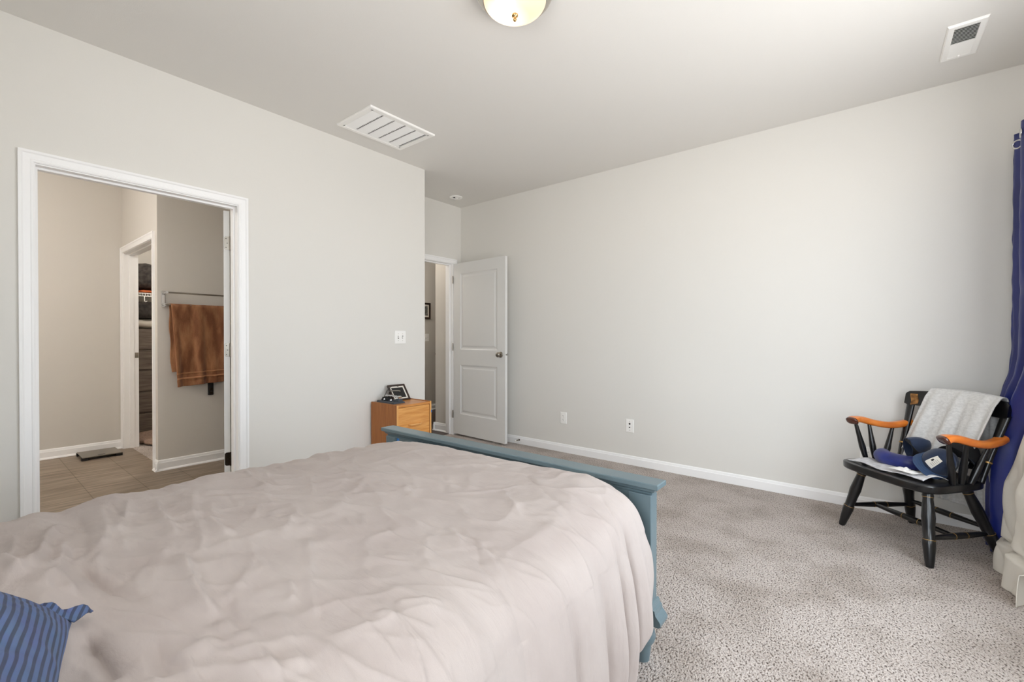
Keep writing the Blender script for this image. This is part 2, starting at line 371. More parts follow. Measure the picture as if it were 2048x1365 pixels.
baseboard('baseboard_hall_corner', (-4.27, 3.747), (-4.27, 8.0), (-1, 0), h=0.1, t=0.016, shoe=True)
baseboard('baseboard_hall_far', (-5.53, 2.8), (-5.53, 8.0), (1, 0), h=0.09, shoe=True)

CAS = [(0, 0), (0, 0.009), (0.006, 0.0125), (0.012, 0.0125), (0.016, 0.010), (0.040, 0.014), (0.046, 0.019), (0.057, 0.019), (0.057, 0)]
def casing(name, axis, plane, out, a0, a1, ztop, parent=None):
    """axis 1: opening runs along Y on plane X; axis 0: along X on plane Y. out = +1/-1 side of plane.
    a0,a1 inner edges; mitred profile swept up, across, down."""
    def P(a, d, z): return (plane + out * d, a, z) if axis == 1 else (a, plane + out * d, z)
    rings = []
    for (a, z, da, dz) in ((a0, 0, -1, 0), (a0, ztop, -1, 1), (a1, ztop, 1, 1), (a1, 0, 1, 0)):
        rings.append([P(a + da * u, d, z + dz * u) for u, d in CAS])
    return struct(name, MB().loft(rings), 'trim', parent)
def jamb(name, axis, p0, p1, a0, a1, ztop, stop=None, parent=None):
    """lining of an opening from plane p0 to p1"""
    mb = MB(); t = 0.018
    def bx(al, ah, pl, ph, z0, z1):
        if axis == 1: mb.box(pl, ph, al, ah, z0, z1)
        else: mb.box(al, ah, pl, ph, z0, z1)
    bx(a0 - t, a0, p0, p1, 0, ztop + t); bx(a1, a1 + t, p0, p1, 0, ztop + t); bx(a0, a1, p0, p1, ztop, ztop + t)
    if stop:
        s0, s1 = stop
        bx(a0, a0 + 0.011, s0, s1, 0, ztop - 0.011); bx(a1 - 0.011, a1, s0, s1, 0, ztop - 0.011); bx(a0, a1, s0, s1, ztop - 0.011, ztop)
    return struct(name, mb, 'trim', parent)

def hinge(parent, p, edge_n, axis_off, m, zc):
    """three-screw leaf on the door edge plus knuckle"""
    n = Vector(edge_n).normalized(); tdir = Vector((-n.y, n.x, 0))
    c = Vector((p[0], p[1], zc)); mb = MB()
    hw, hh, r = 0.014, 0.045, 0.012
    pts = []
    for sx, sz in ((1, 1), (-1, 1), (-1, -1), (1, -1)):
        rr = r if sx == axis_off else 0.001
        for k in range(5):
            a = {(1, 1): 0, (-1, 1): PI / 2, (-1, -1): PI, (1, -1): 1.5 * PI}[(sx, sz)] + k * PI / 8
            pts.append((sx * (hw - rr) + rr * math.cos(a), sz * (hh - rr) + rr * math.sin(a)))
    mb.loft([[c + tdir * u + Vector((0, 0, z)) + n * d for u, z in pts] for d in (-0.001, 0.0022)])
    k = c - tdir * (axis_off * (hw + 0.006)) + n * 0.004
    mb.turned(k + Vector((0, 0, -0.047)), k + Vector((0, 0, 0.047)), [(0, 0.003), (0.02, 0.0062), (0.98, 0.0062), (1, 0.003)], 12)
    for i in range(1, 5):
        z = -0.047 + 0.094 * i / 5
        mb.turned(k + Vector((0, 0, z - 0.001)), k + Vector((0, 0, z + 0.001)), [(0, 0.0068), (1, 0.0068)], 12)
    o = mb.build('hinge', m, parent)
    sb = MB()
    for u, z in ((0.003, 0.03), (-0.004, 0), (0.003, -0.03)):
        q = c + tdir * u * axis_off + Vector((0, 0, z)) + n * 0.002
        sb.turned(q, q + n * 0.0012, [(0, 0.0032), (1, 0.0028)], 10)
    sb.build('screw', 'black', o)
    return o

# ------------------------------------------------------------------ bathroom doorway (door_1)
d1 = sempty('door_1', (XL - T, 1.178, 0))
BY0, BY1, BZT = 0.256, 1.176, 2.034
casing('door_casing', 1, XL, 1, BY0 - 0.004, BY1 + 0.004, BZT + 0.004, d1)
jamb('door_jamb', 1, XL - T, XL, BY0, BY1, BZT - 0.002, stop=(XL - T + 0.04, XL - T + 0.075), parent=d1)
hx, hy = XL - T - 0.006, 1.172
ang = math.radians(116)      # opening angle from closed (leaf towards -Y)
ld = Vector((-math.sin(ang), -math.cos(ang), 0)); en = -ld; tn = Vector((-ld.y, ld.x, 0))
# leaf thickness goes from the knuckle towards the bathroom side
tk = Vector((ld.y, -ld.x, 0))
if (tk.x * 1 + tk.y * -1) < 0: tk = -tk
A = Vector((hx, hy, 0)) + ld * 0.004
def leaf(parent, A, ld, tk, wd, z0, z1, th, name='door_leaf', m='door', panels=True):
    """moulded two-panel door leaf; A = corner at hinge edge; ld along width, tk along thickness"""
    mb = MB()
    def P(u, d, z): return A + ld * u + tk * d + Vector((0, 0, z))
    st = 0.118; zr = [(z0 + 0.24, z0 + 0.82), (z0 + 1.00, z1 - 0.125)]
    xs = [0, st, wd - st, wd]; zs = [z0, zr[0][0], zr[0][1], zr[1][0], zr[1][1], z1]
    for side, d0, sg in ((0, 0.0, 1), (1, th, -1)):
        for i in range(3):
            for j in range(5):
                x0, x1, za, zb = xs[i], xs[i + 1], zs[j], zs[j + 1]
                if panels and i == 1 and j in (1, 3):
                    rs = []
                    for ins, dep in ((0, 0), (0.006, 0.005), (0.018, 0.009), (0.026, 0.009), (0.034, 0.0075), (0.046, 0.003)):
                        rs.append([P(x0 + ins, d0 + sg * dep, za + ins), P(x1 - ins, d0 + sg * dep, za + ins), P(x1 - ins, d0 + sg * dep, zb - ins), P(x0 + ins, d0 + sg * dep, zb - ins)])
                    mb.loft(rs, cap=False); mb.add(rs[-1], [(0, 1, 2, 3)])
                else:
                    mb.add([P(x0, d0, za), P(x1, d0, za), P(x1, d0, zb), P(x0, d0, zb)], [(0, 1, 2, 3)])
    for (u0, u1) in ((0, 0), (wd, wd)):
        mb.add([P(u0, 0, z0), P(u0, th, z0), P(u0, th, z1), P(u0, 0, z1)], [(0, 1, 2, 3)])
    for z in (z0, z1): mb.add([P(0, 0, z), P(wd, 0, z), P(wd, th, z), P(0, th, z)], [(0, 1, 2, 3)])
    return mb.build(name, m, parent)
lf = leaf(d1, A, ld, tk, 0.905, 0.012, 2.022, 0.035)
mid = A + tk * 0.0175
for zc, mm in ((1.803, 'nickel'), (1.075, 'nickel'), (0.33, 'bronze')):
    hinge(d1, mid + en * 0.0, en, 1 if (Vector((-en.y, en.x, 0)).dot(tk) > 0) else -1, mm, zc)

# ------------------------------------------------------------------ closet opening (door_2) inside the bathroom
d2 = sempty('door_2', (-5.5, YCL, 0))
casing('door_casing', 0, YCL, -1, CX0 - 0.004, CX1 + 0.004, 2.034, d2)
jamb('door_jamb', 0, YCL, YCL + T, CX0, CX1, 2.030, stop=(YCL + 0.045, YCL + 0.08), parent=d2)
MB().box(CX0 - 0.001, CX0 + 0.002, YCL + 0.088, YCL + 0.118, 0.945, 1.0).build('strike_plate', 'nickel', d2)

# ------------------------------------------------------------------ bedroom door (door_3), swung open beside the back wall
d3 = sempty('door_3', (XA, DY1, 0))
casing('door_casing', 1, XA, 1, DY0 - 0.004, DY1 + 0.004, 2.04, d3)
jamb('door_jamb', 1, XA - T, XA, DY0, DY1, 2.038, stop=(XA - 0.075, XA - 0.04), parent=d3)
hp = Vector((XA + 0.022, DY1 - 0.003, 0)); tip = Vector((-3.053, 3.675, 0))
ld = (tip - hp).normalized(); tk = Vector((-ld.y, ld.x, 0))   # thickness away from camera (+Y)
lf = leaf(d3, hp + ld * 0.003, ld, tk, (tip - hp).length, 0.022, 2.036, 0.035)
for sgn, d0 in ((-1, 0.0), (1, 0.035)):
    k = hp + ld * ((tip - hp).length - 0.062) + tk * d0 + Vector((0, 0, 0.978)); out = tk * sgn
    MB().turned(k, k + out * 0.064, [(0, 0.033), (0.06, 0.033), (0.13, 0.028), (0.18, 0.013), (0.42, 0.012), (0.52, 0.020), (0.66, 0.0275), (0.82, 0.027), (0.93, 0.019), (1, 0.006)], 24).build('door_knob', 'nickel', d3, smooth=True, angle=50)
q = hp + ld * (tip - hp).length + Vector((0, 0, 0.978)) + tk * 0.0175
MB().turned(q - ld * 0.001, q + ld * 0.009, [(0, 0.012), (0.3, 0.012), (0.35, 0.008), (1, 0.007)], 12).build('door_latch', 'nickel', d3)
for zc in (1.85, 1.05, 0.25):
    k = Vector((XA + 0.016, DY1 - 0.009, zc))
    MB().turned(k + Vector((0, 0, -0.045)), k + Vector((0, 0, 0.045)), [(0, 0.003), (0.02, 0.0065), (0.98, 0.0065), (1, 0.003)], 12).build('hinge', 'nickel', d3)
struct('trim_1', MB().box(XA - T, XA - 0.05, DY0, DY1, -0.002, 0.004), 'hardwood')

# hall: far door leaf with a knob, print, switch
d4 = sempty('door_4', (-4.85, 4.3, 0))
camd = Vector((-4.62, 4.14, 0)).normalized()
P0 = Vector((-4.72, 4.245, 0)); ldh = Vector((-0.75, 0.66, 0)).normalized(); tkh = Vector((ldh.y, -ldh.x, 0))
leaf(d4, P0, ldh, tkh, 0.76, 0.012, 2.03, 0.035)
k = P0 + ldh * 0.06 + Vector((0, 0, 0.93)); out = Vector((-ldh.y, ldh.x, 0))
if out.x > 0: out = -out
MB().turned(k, k + out * 0.060, [(0, 0.03), (0.08, 0.028), (0.18, 0.012), (0.45, 0.012), (0.6, 0.025), (0.85, 0.026), (1, 0.008)], 20).build('door_knob', 'bronze', d4, smooth=True, angle=50)

# ------------------------------------------------------------------ windows
def window(name, axis, plane, out, a0, a1, z0, z1):
    e = sempty(name, ((plane, (a0 + a1) / 2, z0) if axis == 1 else ((a0 + a1) / 2, plane, z0)))
    def bx(mb, al, ah, dl, dh, zl, zh):
        dl, dh = sorted((plane + out * dl, plane + out * dh))
        if axis == 1: mb.box(dl, dh, al, ah, zl, zh)
        else: mb.box(al, ah, dl, dh, zl, zh)
    f = MB(); zc = (z0 + z1) / 2; am = (a0 + a1) / 2
    for (al, ah) in ((a0, a0 + 0.05), (a1 - 0.05, a1)): bx(f, al, ah, -0.09, -0.04, z0, z1)
    spans = [(a0 + 0.05, am - 0.03), (am + 0.03, a1 - 0.05)]
    bx(f, am - 0.03, am + 0.03, -0.09, -0.04, z0, z1)
    for (al, ah) in spans:
        for (zl, zh) in ((z0, z0 + 0.05), (zc - 0.02, zc + 0.02), (z1 - 0.05, z1)): bx(f, al, ah, -0.085, -0.045, zl, zh)
    f.build('window_frame', 'trim', e)
    g = MB(); [bx(g, al, ah, -0.068, -0.064, zl, zh) for al, ah in spans for zl, zh in ((z0 + 0.05, zc - 0.02), (zc + 0.02, z1 - 0.05))]; g.build('window_pane', 'glass', e)
    s = MB(); bx(s, a0 - 0.03, a1 + 0.03, 0.0005, 0.05, z0 - 0.022, z0 + 0.002); bx(s, a0, a1, -0.04, 0.0005, z0 - 0.001, z0 + 0.002); s.build('window_sill', 'trim', e, bevel=0.003)
window('window_1', 1, XR, -1, *WIN1)
window('fill_window', 0, YR, 1, *WIN_FILL)  # out of view, added and widened to fill the room with light

# ------------------------------------------------------------------ bed
def fb_box(mb, *a): return mb.box(*a)
bed = thing('bed', 'blue-grey painted wooden bed with a panelled footboard, under the beige blanket', 'bed', (-1.37, 0.5, 0))
FX0, FX1 = -2.173, -0.573
def ring(x0, x1, y0, y1, z): return [(x0, y0, z), (x1, y0, z), (x1, y1, z), (x0, y1, z)]
fbd = MB()
# lower rail, upper rail, panel frame
fbd.box(FX0 + 0.07, FX1 - 0.07, 1.54, 1.572, 0.20, 0.30).box(FX0 + 0.07, FX1 - 0.07, 1.54, 1.572, 0.565, 0.612)
footb = fbd.build('footboard', 'footboard', bed, bevel=0.003)
MB().box(FX0 + 0.08, FX1 - 0.08, 1.550, 1.562, 0.28, 0.58).build('footboard_panel', 'panelshade', footb)
cap = MB()
prof = [(0.036, 0.598), (0.030, 0.604), (0.028, 0.612), (0.018, 0.618), (0.014, 0.626), (0.004, 0.629), (0.0, 0.633), (0.0, 0.647), (0.003, 0.650)]
cap.loft([ring(FX0 + i, FX1 - i, 1.513 + i * 0.85, 1.597 - i * 0.85, z) for i, z in prof])
cap.build('footboard_cap', 'footboard', footb, bevel=0.001)
for x0 in (FX0 + 0.028, FX1 - 0.028 - 0.085):
    p = MB().box(x0, x0 + 0.085, 1.527, 1.583, 0.165, 0.605).build('bed_post', 'footboard', footb, bevel=0.003)
    mo = MB(); sx = 1 if x0 > -1 else -1; xe = x0 + 0.085 if sx > 0 else x0
    pr = [(0, 0.225), (0.006, 0.222), (0.010, 0.208), (0.016, 0.204), (0.019, 0.190), (0.032, 0.176), (0.037, 0.168), (0.037, 0.158), (0.030, 0.152), (0, 0.150)]
    mo.prism([(xe + sx * u, z) for u, z in pr], 1, 1.520, 1.590)
    mo.box(x0, x0 + 0.085, 1.520, 1.590, 0.150, 0.168)
    mo.build('post_moulding', 'footboard', p)
    c = (x0 + 0.0425, 1.555, 0)
    MB().turned((c[0], c[1], 0), (c[0], c[1], 0.152), [(0, 0.026), (0.35, 0.032), (0.42, 0.032), (0.46, 0.042), (0.58, 0.048), (0.70, 0.043), (0.74, 0.030), (0.80, 0.026), (0.88, 0.034), (1, 0.036)], 24).build('bun_foot', 'footboard', footb, smooth=True, angle=40)
MB().box(-2.14, -2.11, -0.5, 1.53, 0.2, 0.36).build('side_rail', 'footboard', bed, bevel=0.003)
MB().box(-0.64, -0.61, -0.5, 1.53, 0.2, 0.36).build('side_rail', 'footboard', bed, bevel=0.003)
hb = MB().box(FX0, FX1, -0.60, -0.55, 0.0, 1.10); hb.box(FX0 - 0.02, FX1 + 0.02, -0.62, -0.53, 1.10, 1.14)
hb.build('headboard', 'footboard', bed, bevel=0.004)
MB().box(-2.12, -0.62, -0.53, 1.44, 0.30, 0.555).build('mattress', 'mattress', bed, bevel=0.04)
tp = MB().box(-2.06, -2.055, 1.538, 1.541, 0.560, 0.60); tp.box(-2.085, -2.04, 1.5375, 1.5395, 0.545, 0.600)
tp.build('blue_patch', 'brightblue', footb)  # small bright blue patches on the footboard rail

# blanket
creases = [  # (points, height, width)
 ([(30,1063),(31,1108),(8,1167),(37,1197),(60,1204)], 0.012, 0.022),
 ([(126,1037),(93,1085),(87,1122),(67,1160),(60,1197)], 0.016, 0.020),
 ([(130,1078),(126,1122),(119,1174),(111,1182),(85,1234)], 0.014, 0.020),
 ([(119,1178),(141,1200),(152,1219)], 0.010, 0.014),
 ([(160,1135),(185,1160),(223,1186),(267,1197),(315,1197)], -0.010, 0.018),
 ([(364,1111),(375,1141),(386,1171),(404,1204),(438,1234)], 0.014, 0.016),
 ([(438,1234),(500,1290),(560,1365)], 0.006, 0.03),
 ([(178,1226),(270,1236),(370,1262)], 0.006, 0.012),
 ([(260,995),(250,1040),(240,1080)], 0.008, 0.020),
 ([(312,988),(320,1022),(345,1060),(356,1080)], 0.010, 0.022),
 ([(390,972),(386,1025),(405,1080),(402,1120)], 0.008, 0.024),
 ([(410,1040),(440,1062),(470,1075)], 0.008, 0.016),
 ([(490,942),(505,960),(542,975)], 0.010, 0.016),
 ([(556,930),(594,941),(640,960)], 0.008, 0.020),
 ([(445,1197),(470,1240),(495,1275)], -0.006, 0.03),
 ([(550,1220),(580,1290),(610,1345)], 0.007, 0.03),
 ([(557,1120),(640,1165),(724,1205),(800,1250)], 0.006, 0.05),
 ([(600,1060),(680,1100),(760,1150)], -0.005, 0.05),
 ([(163,1275),(200,1308),(223,1345),(232,1372)], -0.012, 0.020),
 ([(310,1280),(325,1330),(330,1370)], -0.006, 0.022),
 ([(340,1330),(400,1300),(430,1280)], 0.006, 0.03),
 ([(640,1010),(760,1020),(860,1060)], 0.004, 0.03),
 ([(580,1165),(590,1185),(585,1210)], 0.006, 0.010),
 ([(830,1040),(930,1070),(1010,1120),(1060,1200)], -0.004, 0.04),
 ([(860,1000),(980,1010),(1100,1040),(1180,1090)], 0.004, 0.04),
 ([(760,1180),(900,1200),(1000,1270)], 0.005, 0.05),
 ([(420,1000),(430,1050),(470,1110)], 0.007, 0.028),
 ([(200,1010),(215,1060),(205,1110)], 0.009, 0.024),
 ([(160,1024),(175,1075),(170,1120)], -0.006, 0.022),
]
rc = random.Random(11)
XY = []
for i in range(110):
    x, y = rc.uniform(-2.05, -0.72), rc.uniform(0.12, 1.42); L_ = rc.uniform(0.08, 0.34); a_ = math.radians(rc.choice((-18, -30, -5, 35)) + rc.uniform(-14, 14))
    if x < -1.6 and rc.random() < 0.6: a_ = math.radians(rc.uniform(-15, 12))
    if x > -1.0 and rc.random() < 0.5: a_ = math.radians(rc.uniform(-8, 12))
    bend = rc.uniform(-0.35, 0.35); g = []
    for k in range(4): g.append((x + L_ * k / 3 * math.cos(a_ + bend * k / 3), y + L_ * k / 3 * math.sin(a_ + bend * k / 3)))
    XY.append((g, rc.choice((1, 1, -0.6)) * rc.uniform(0.0018, 0.0055), rc.uniform(0.006, 0.017)))
def ray_xy(px_, py_, z):
    yaw = math.radians(38.81); pit = math.radians(-0.43)
    F = Vector((-math.sin(yaw) * math.cos(pit), math.cos(yaw) * math.cos(pit), math.sin(pit))); R = Vector((math.cos(yaw), math.sin(yaw), 0)); U = R.cross(F)
    d = F + R * ((px_ - 1024) / 894.8) + U * ((682.5 - py_) / 894.8); t = (z - 1.161) / d.z
    return (d.x * t, d.y * t)
CR = []
for pts, hgt, wd in creases:
    g = [ray_xy(x, y, 0.61) for x, y in pts]; CR.append((g, hgt, wd, min(p[0] for p in g) - 3 * wd, max(p[0] for p in g) + 3 * wd, min(p[1] for p in g) - 3 * wd, max(p[1] for p in g) + 3 * wd))
for g, hgt, wd in XY: CR.append((g, hgt, wd, min(p[0] for p in g) - 3 * wd, max(p[0] for p in g) + 3 * wd, min(p[1] for p in g) - 3 * wd, max(p[1] for p in g) + 3 * wd))
def crease_h(x, y):
    s = 0
    for g, hgt, wd, xa, xb, ya, yb in CR:
        if not (xa < x < xb and ya < y < yb): continue
        best = 9; bt = 0; L = len(g) - 1; side = 1
        for i in range(L):
            ax, ay = g[i]; bx, by = g[i + 1]; dx, dy = bx - ax, by - ay; l2 = dx * dx + dy * dy
            t = max(0, min(1, ((x - ax) * dx + (y - ay) * dy) / l2)); ex, ey = x - ax - t * dx, y - ay - t * dy; d = math.hypot(ex, ey)
            if d < best: best = d; bt = (i + t) / L; side = 1 if dx * ey - dy * ex > 0 else -1
        e = math.exp(-(best / (0.45 * wd)) ** 1.3) if side > 0 else math.exp(-(best / (1.15 * wd)) ** 1.2)
        s += 1.35 * hgt * e * sstep(0, 0.18, bt) * (1 - sstep(0.8, 1, bt)) ** 0.7
    return s
def blanket_pt(s, v):
    # cross-section control points (x, z) at head .. foot
    yv = v
    ft = sstep(0.7, 1.0, yv)
    A = [(-2.20, 0.22), (-2.185, 0.36), (-2.17, 0.47), (-2.12, 0.565), (-2.03, 0.600), (-1.75, 0.605), (-1.40, 0.610), (-1.05, 0.612), (-0.80, 0.610), (-0.68, 0.595), (-0.60, 0.54), (-0.565, 0.43), (-0.555, 0.31), (-0.55, 0.20), (-0.55, 0.10)]
    B = [(-2.20, 0.22), (-2.185, 0.36), (-2.17, 0.47), (-2.13, 0.555), (-2.05, 0.595), (-1.78, 0.635), (-1.40, 0.655), (-1.05, 0.662), (-0.86, 0.662), (-0.755, 0.650), (-0.640, 0.600), (-0.598, 0.480), (-0.574, 0.33), (-0.568, 0.21), (-0.575, 0.11)]
    pts = [(a[0] * (1 - ft) + b[0] * ft, a[1] * (1 - ft) + b[1] * ft, 0) for a, b in zip(A, B)]
    p = cr_spline(pts, s); q = cr_spline(pts, min(1, s + 0.004)); q0 = cr_spline(pts, max(0, s - 0.004))
    t = (q - q0).normalized(); n = Vector((-t.y, t.x))
    if n.y < 0 and abs(t.x) > 0.3: n = -n
    x, z = p.x, p.y
    # foot edge position
    yf = 1.492
    side = 0.0
    if x > -0.62 and z < 0.56:
        yf = 1.487 - 0.17 * (max(0, 0.42 - z) / 0.32) ** 1.8
        side = sstep(0.58, 0.40, z)
    y = -0.40 + yv * (yf + 0.40)
    # drop at the foot end
    if z > 0.2 and y > 1.41 and x < -0.56:
        r = 0.085; k = min(1, (y - 1.41) / 0.085); z -= (r - r * math.sqrt(max(0, 1 - k * k))) * 1.3 * (1 - side)
    # side folds (vertical drapes) on the right side
    dz = sstep(0.66, 0.22, z)
    if x > -0.80 and dz > 0:
        w_ = 0.0
        for (yc, wd, am) in ((1.40, 0.026, 0.018), (1.335, 0.014, -0.050), (1.29, 0.020, 0.016), (1.245, 0.010, -0.022), (1.19, 0.030, 0.018), (1.12, 0.016, -0.018), (1.04, 0.04, 0.018), (0.95, 0.02, -0.018), (0.86, 0.05, 0.018), (0.7, 0.04, -0.012), (0.55, 0.05, 0.015), (0.38, 0.04, -0.01), (0.2, 0.05, 0.012)):
            ys = yc + 0.10 * (0.45 - z) * (0.3 if yc > 1.2 else 0.8)
            w_ += am * math.exp(-((y - ys) / wd) ** 2)
        x += w_ * dz
    if x < -2.05:
        x += 0.008 * math.sin(y * 33 + 2 * math.sin(y * 7)) * sstep(0.60, 0.40, z)
    hh = crease_h(x, y)
    a = 0.8
    xr, yr = x * math.cos(a) + y * math.sin(a), -x * math.sin(a) + y * math.cos(a)
    nz = noise.fractal(Vector((x * 2.1, y * 2.1, 0.3)), 0.8, 2.0, 3) * 0.008
    w1 = 0.5 + 0.5 * noise.noise(Vector((x * 1.5 + 7, y * 1.5, 2)))
    nz += (1 - abs(noise.noise(Vector((xr * 5.0, yr * 11.0, 1.7))))) ** 8 * 0.008 * w1
    nz += (1 - abs(noise.noise(Vector((x * 4.0 + 3, y * 8.0, 4.7))))) ** 10 * 0.006 * (1.1 - w1)
    nz += noise.noise(Vector((xr * 14, yr * 30, 5.1))) * 0.0018 * (0.4 + w1)
    nz += noise.noise(Vector((x * 30, y * 18, 9.1))) * 0.0012
    # radial tugs along the left edge
    le = sstep(-1.65, -2.10, x)
    nz += le * 0.016 * (noise.noise(Vector((x * 2, y * 11, 3.3))) + 0.5 * noise.noise(Vector((x * 3, y * 23, 8.3))))
    # lump over the pillow below
    dsl = math.hypot((x + 1.30) / 0.42, (y + 0.02) / 0.22)
    nz += 0.05 * sstep(1.0, 0.5, dsl)
    amp = 1.0 if (z > 0.5) else 0.6
    return (x + n.x * (nz + hh) * amp, y, z + n.y * (nz + hh) * amp)
NU, NV = 420, 440
bl = MB().grid(lambda u, v: blanket_pt(u, v), NU, NV).build('blanket', 'linen', None, smooth=True, solid=0.004)
tag(bl, 'rumpled pale taupe-pink blanket covering the whole bed', 'blanket')

# striped pillow: corner at (-1.17,.145,.63), one edge running (.97,-.24,0), rising towards the head
pe = Vector((0.985, -0.17, 0.0)).normalized(); pd = Vector((-0.20, -0.80, 0.60)); pd = (pd - pe * pd.dot(pe)).normalized(); pn = pe.cross(pd)
if pn.z < 0: pn = -pn
pil = bpy.data.objects.new('pillow', None); C.objects.link(pil)
LW, LD = 0.62, 0.44
rm = Matrix((pd, pe, pn)).transposed()       # local x = depth direction, y = along foot edge
cor = Vector((-1.135, 0.130, 0.640))
pil.matrix_world = Matrix.Translation(cor) @ rm.to_4x4()
tag(pil, 'blue pillow with thin navy stripes at the head of the bed', 'pillow')
def pil_pt(sgn):
    def f(u, v):
        a, b = u * 2 - 1, v * 2 - 1
        e = (max(0, 1 - abs(a) ** 3.2) * max(0, 1 - abs(b) ** 3.2)) ** 0.55
        pin = 1 - 0.05 * (1 - abs(b) ** 2) * abs(a); pin2 = 1 - 0.05 * (1 - abs(a) ** 2) * abs(b)
        x = LD / 2 + a * pin * LD / 2; y = LW / 2 + b * pin2 * LW / 2
        z = sgn * 0.075 * e + noise.fractal(Vector((x * 9, y * 9, sgn)), 0.8, 2, 3) * 0.006 * (0.3 + e)
        return (x, y, z)
    return f
pm = MB().grid(pil_pt(1), 70, 90); pm.grid(pil_pt(-1), 70, 90)
pm.build('pillowcase', 'stripe', pil, smooth=True, world=False)
# loose pillowcase ear beyond the corner
def ear(u, v):
    # u along the side edge towards the corner, v outwards
    k = v * (0.10 + 0.90 * u ** 1.2)
    return (0.075 * (1 - u) - 0.024 * k, 0.014 - 0.042 * k, 0.008 + 0.010 * v + 0.006 * math.sin(u * 12 + v * 5) * v)
MB().grid(ear, 12, 16).build('pillowcase_hem', 'stripe', pil, smooth=True, world=False, solid=0.004)

# ------------------------------------------------------------------ wooden filing cabinet
cb = thing('filing_cabinet', 'small two-drawer orange pine cabinet in the corner by the left wall', 'cabinet', (-3.10, 2.36, 0))
cx0, cx1, cy0, cy1, ct = -3.272, -2.925, 2.182, 2.538, 0.622
carc = MB().box(cx0, cx1, cy0, cy0 + 0.016, 0, ct).box(cx0, cx1, cy1 - 0.016, cy1, 0, ct).box(cx0, cx0 + 0.008, cy0 + 0.016, cy1 - 0.016, 0.02, ct - 0.02).box(cx0, cx1 - 0.02, cy0 + 0.016, cy1 - 0.016, 0.02, 0.05)
carc.build('side_panel', 'woodside', cb, bevel=0.0012)
MB().box(cx0, cx1, cy0 + 0.016, cy1 - 0.016, ct - 0.022, ct - 0.004).build('top_panel', 'woodtop', cb, bevel=0.001)
for ya_ in (cy0, cy1 - 0.016): MB().box(cx1, cx1 + 0.002, ya_, ya_ + 0.016, 0, ct).build('edge_strip', 'woodhandle', cb)
for z0, z1 in ((0.325, 0.597), (0.05, 0.320)):
    dr = MB().box(cx1 - 0.018, cx1 - 0.002, cy0 + 0.019, cy1 - 0.019, z0, z1).build('drawer', 'woodfront', cb, bevel=0.0015)
    zc = (z0 + z1) / 2 - 0.010; ym = (cy0 + cy1) / 2
    pts = [(cx1 - 0.003, ym - 0.055, zc), (cx1 + 0.014, ym - 0.050, zc), (cx1 + 0.021, ym - 0.035, zc), (cx1 + 0.023, ym, zc), (cx1 + 0.021, ym + 0.035, zc), (cx1 + 0.014, ym + 0.050, zc), (cx1 - 0.003, ym + 0.055, zc)]
    MB().tube([cr_spline(pts, i / 24) for i in range(25)], 0.0085, 12).build('drawer_handle', 'woodhandle', dr, smooth=True)
MB().box(cx1 - 0.006, cx1 + 0.004, cy1 - 0.004, cy1 + 0.003, 0.525, 0.545).build('blue_patch', 'brightblue', cb)  # blue tape at the cabinet edge

# things on the cabinet
zt = ct
st = thing('office_stapler', 'grey metal and black desktop stapler on a slate tray on the pine cabinet', 'stapler', (-3.11, 2.27, zt))
def rbox(cx, cy, rz, lx, ly, z0, z1, taper=0.0):
    c, s_ = math.cos(rz), math.sin(rz); r = []
    for z, k in ((z0, 0), (z1, taper)):
        r.append([(cx + c * a - s_ * b, cy + s_ * a + c * b, z) for a, b in ((-lx / 2 + k, -ly / 2 + k), (lx / 2 - k, -ly / 2 + k), (lx / 2 - k, ly / 2 - k), (-lx / 2 + k, ly / 2 - k))])
    return r
MB().loft(rbox(-3.130, 2.275, 0.0, 0.235, 0.115, zt + 0.0005 - 0.004, zt + 0.012, 0.004)).loft(rbox(-3.130, 2.275, 0, 0.24, 0.02, zt + 0.012, zt + 0.02)).build('tray', 'tray', st, bevel=0.001)
for (x, y, l, h_, m_) in ((-3.180, 2.27, 0.07, 0.040, 'black'), (-3.035, 2.285, 0.05, 0.034, 'tray')):
    MB().loft(rbox(x, y, 0.1, l, 0.05, zt + 0.012, zt + h_, 0.006)).build('base_block', m_, st, bevel=0.002)
def arm_pts(zo, x0=-3.190, x1=-3.015):
    return [(x0 + (x1 - x0) * i / 12, 2.275 + 0.012 * i / 12, zt + zo + 0.030 * math.sin(i / 12 * PI) * 0.25 + 0.012 * (1 - i / 12)) for i in range(13)]
ab = MB()
for i, (p, q) in enumerate(zip(arm_pts(0.036)[:-1], arm_pts(0.036)[1:])):
    ab.loft([[(p[0], p[1] - 0.011, p[2]), (p[0], p[1] + 0.011, p[2]), (p[0], p[1] + 0.009, p[2] + 0.010), (p[0], p[1] - 0.009, p[2] + 0.010)],
             [(q[0], q[1] - 0.011, q[2]), (q[0], q[1] + 0.011, q[2]), (q[0], q[1] + 0.009, q[2] + 0.010), (q[0], q[1] - 0.009, q[2] + 0.010)]])
ab.build('stapler_arm', 'chrome', st)
MB().turned((-3.025, 2.287, zt + 0.040), (-3.025, 2.287, zt + 0.060), [(0, 0.016), (0.5, 0.018), (1, 0.010)], 16).build('stapler_head', 'chrome', st, smooth=True, angle=40)
MB().tube([(-3.205, 2.31, zt + 0.02), (-3.205, 2.315, zt + 0.075), (-3.190, 2.318, zt + 0.085), (-3.090, 2.325, zt + 0.092), (-3.070, 2.326, zt + 0.090)], 0.0055, 8).build('lever', 'nickel', st, smooth=True)
for (x, y) in ((-3.170, 2.238), (-3.080, 2.238)):
    MB().turned((x, y - 0.004, zt + 0.024), (x, y + 0.008, zt + 0.024), [(0, 0.006), (0.6, 0.009), (1, 0.006)], 12).build('knob', 'chrome', st)

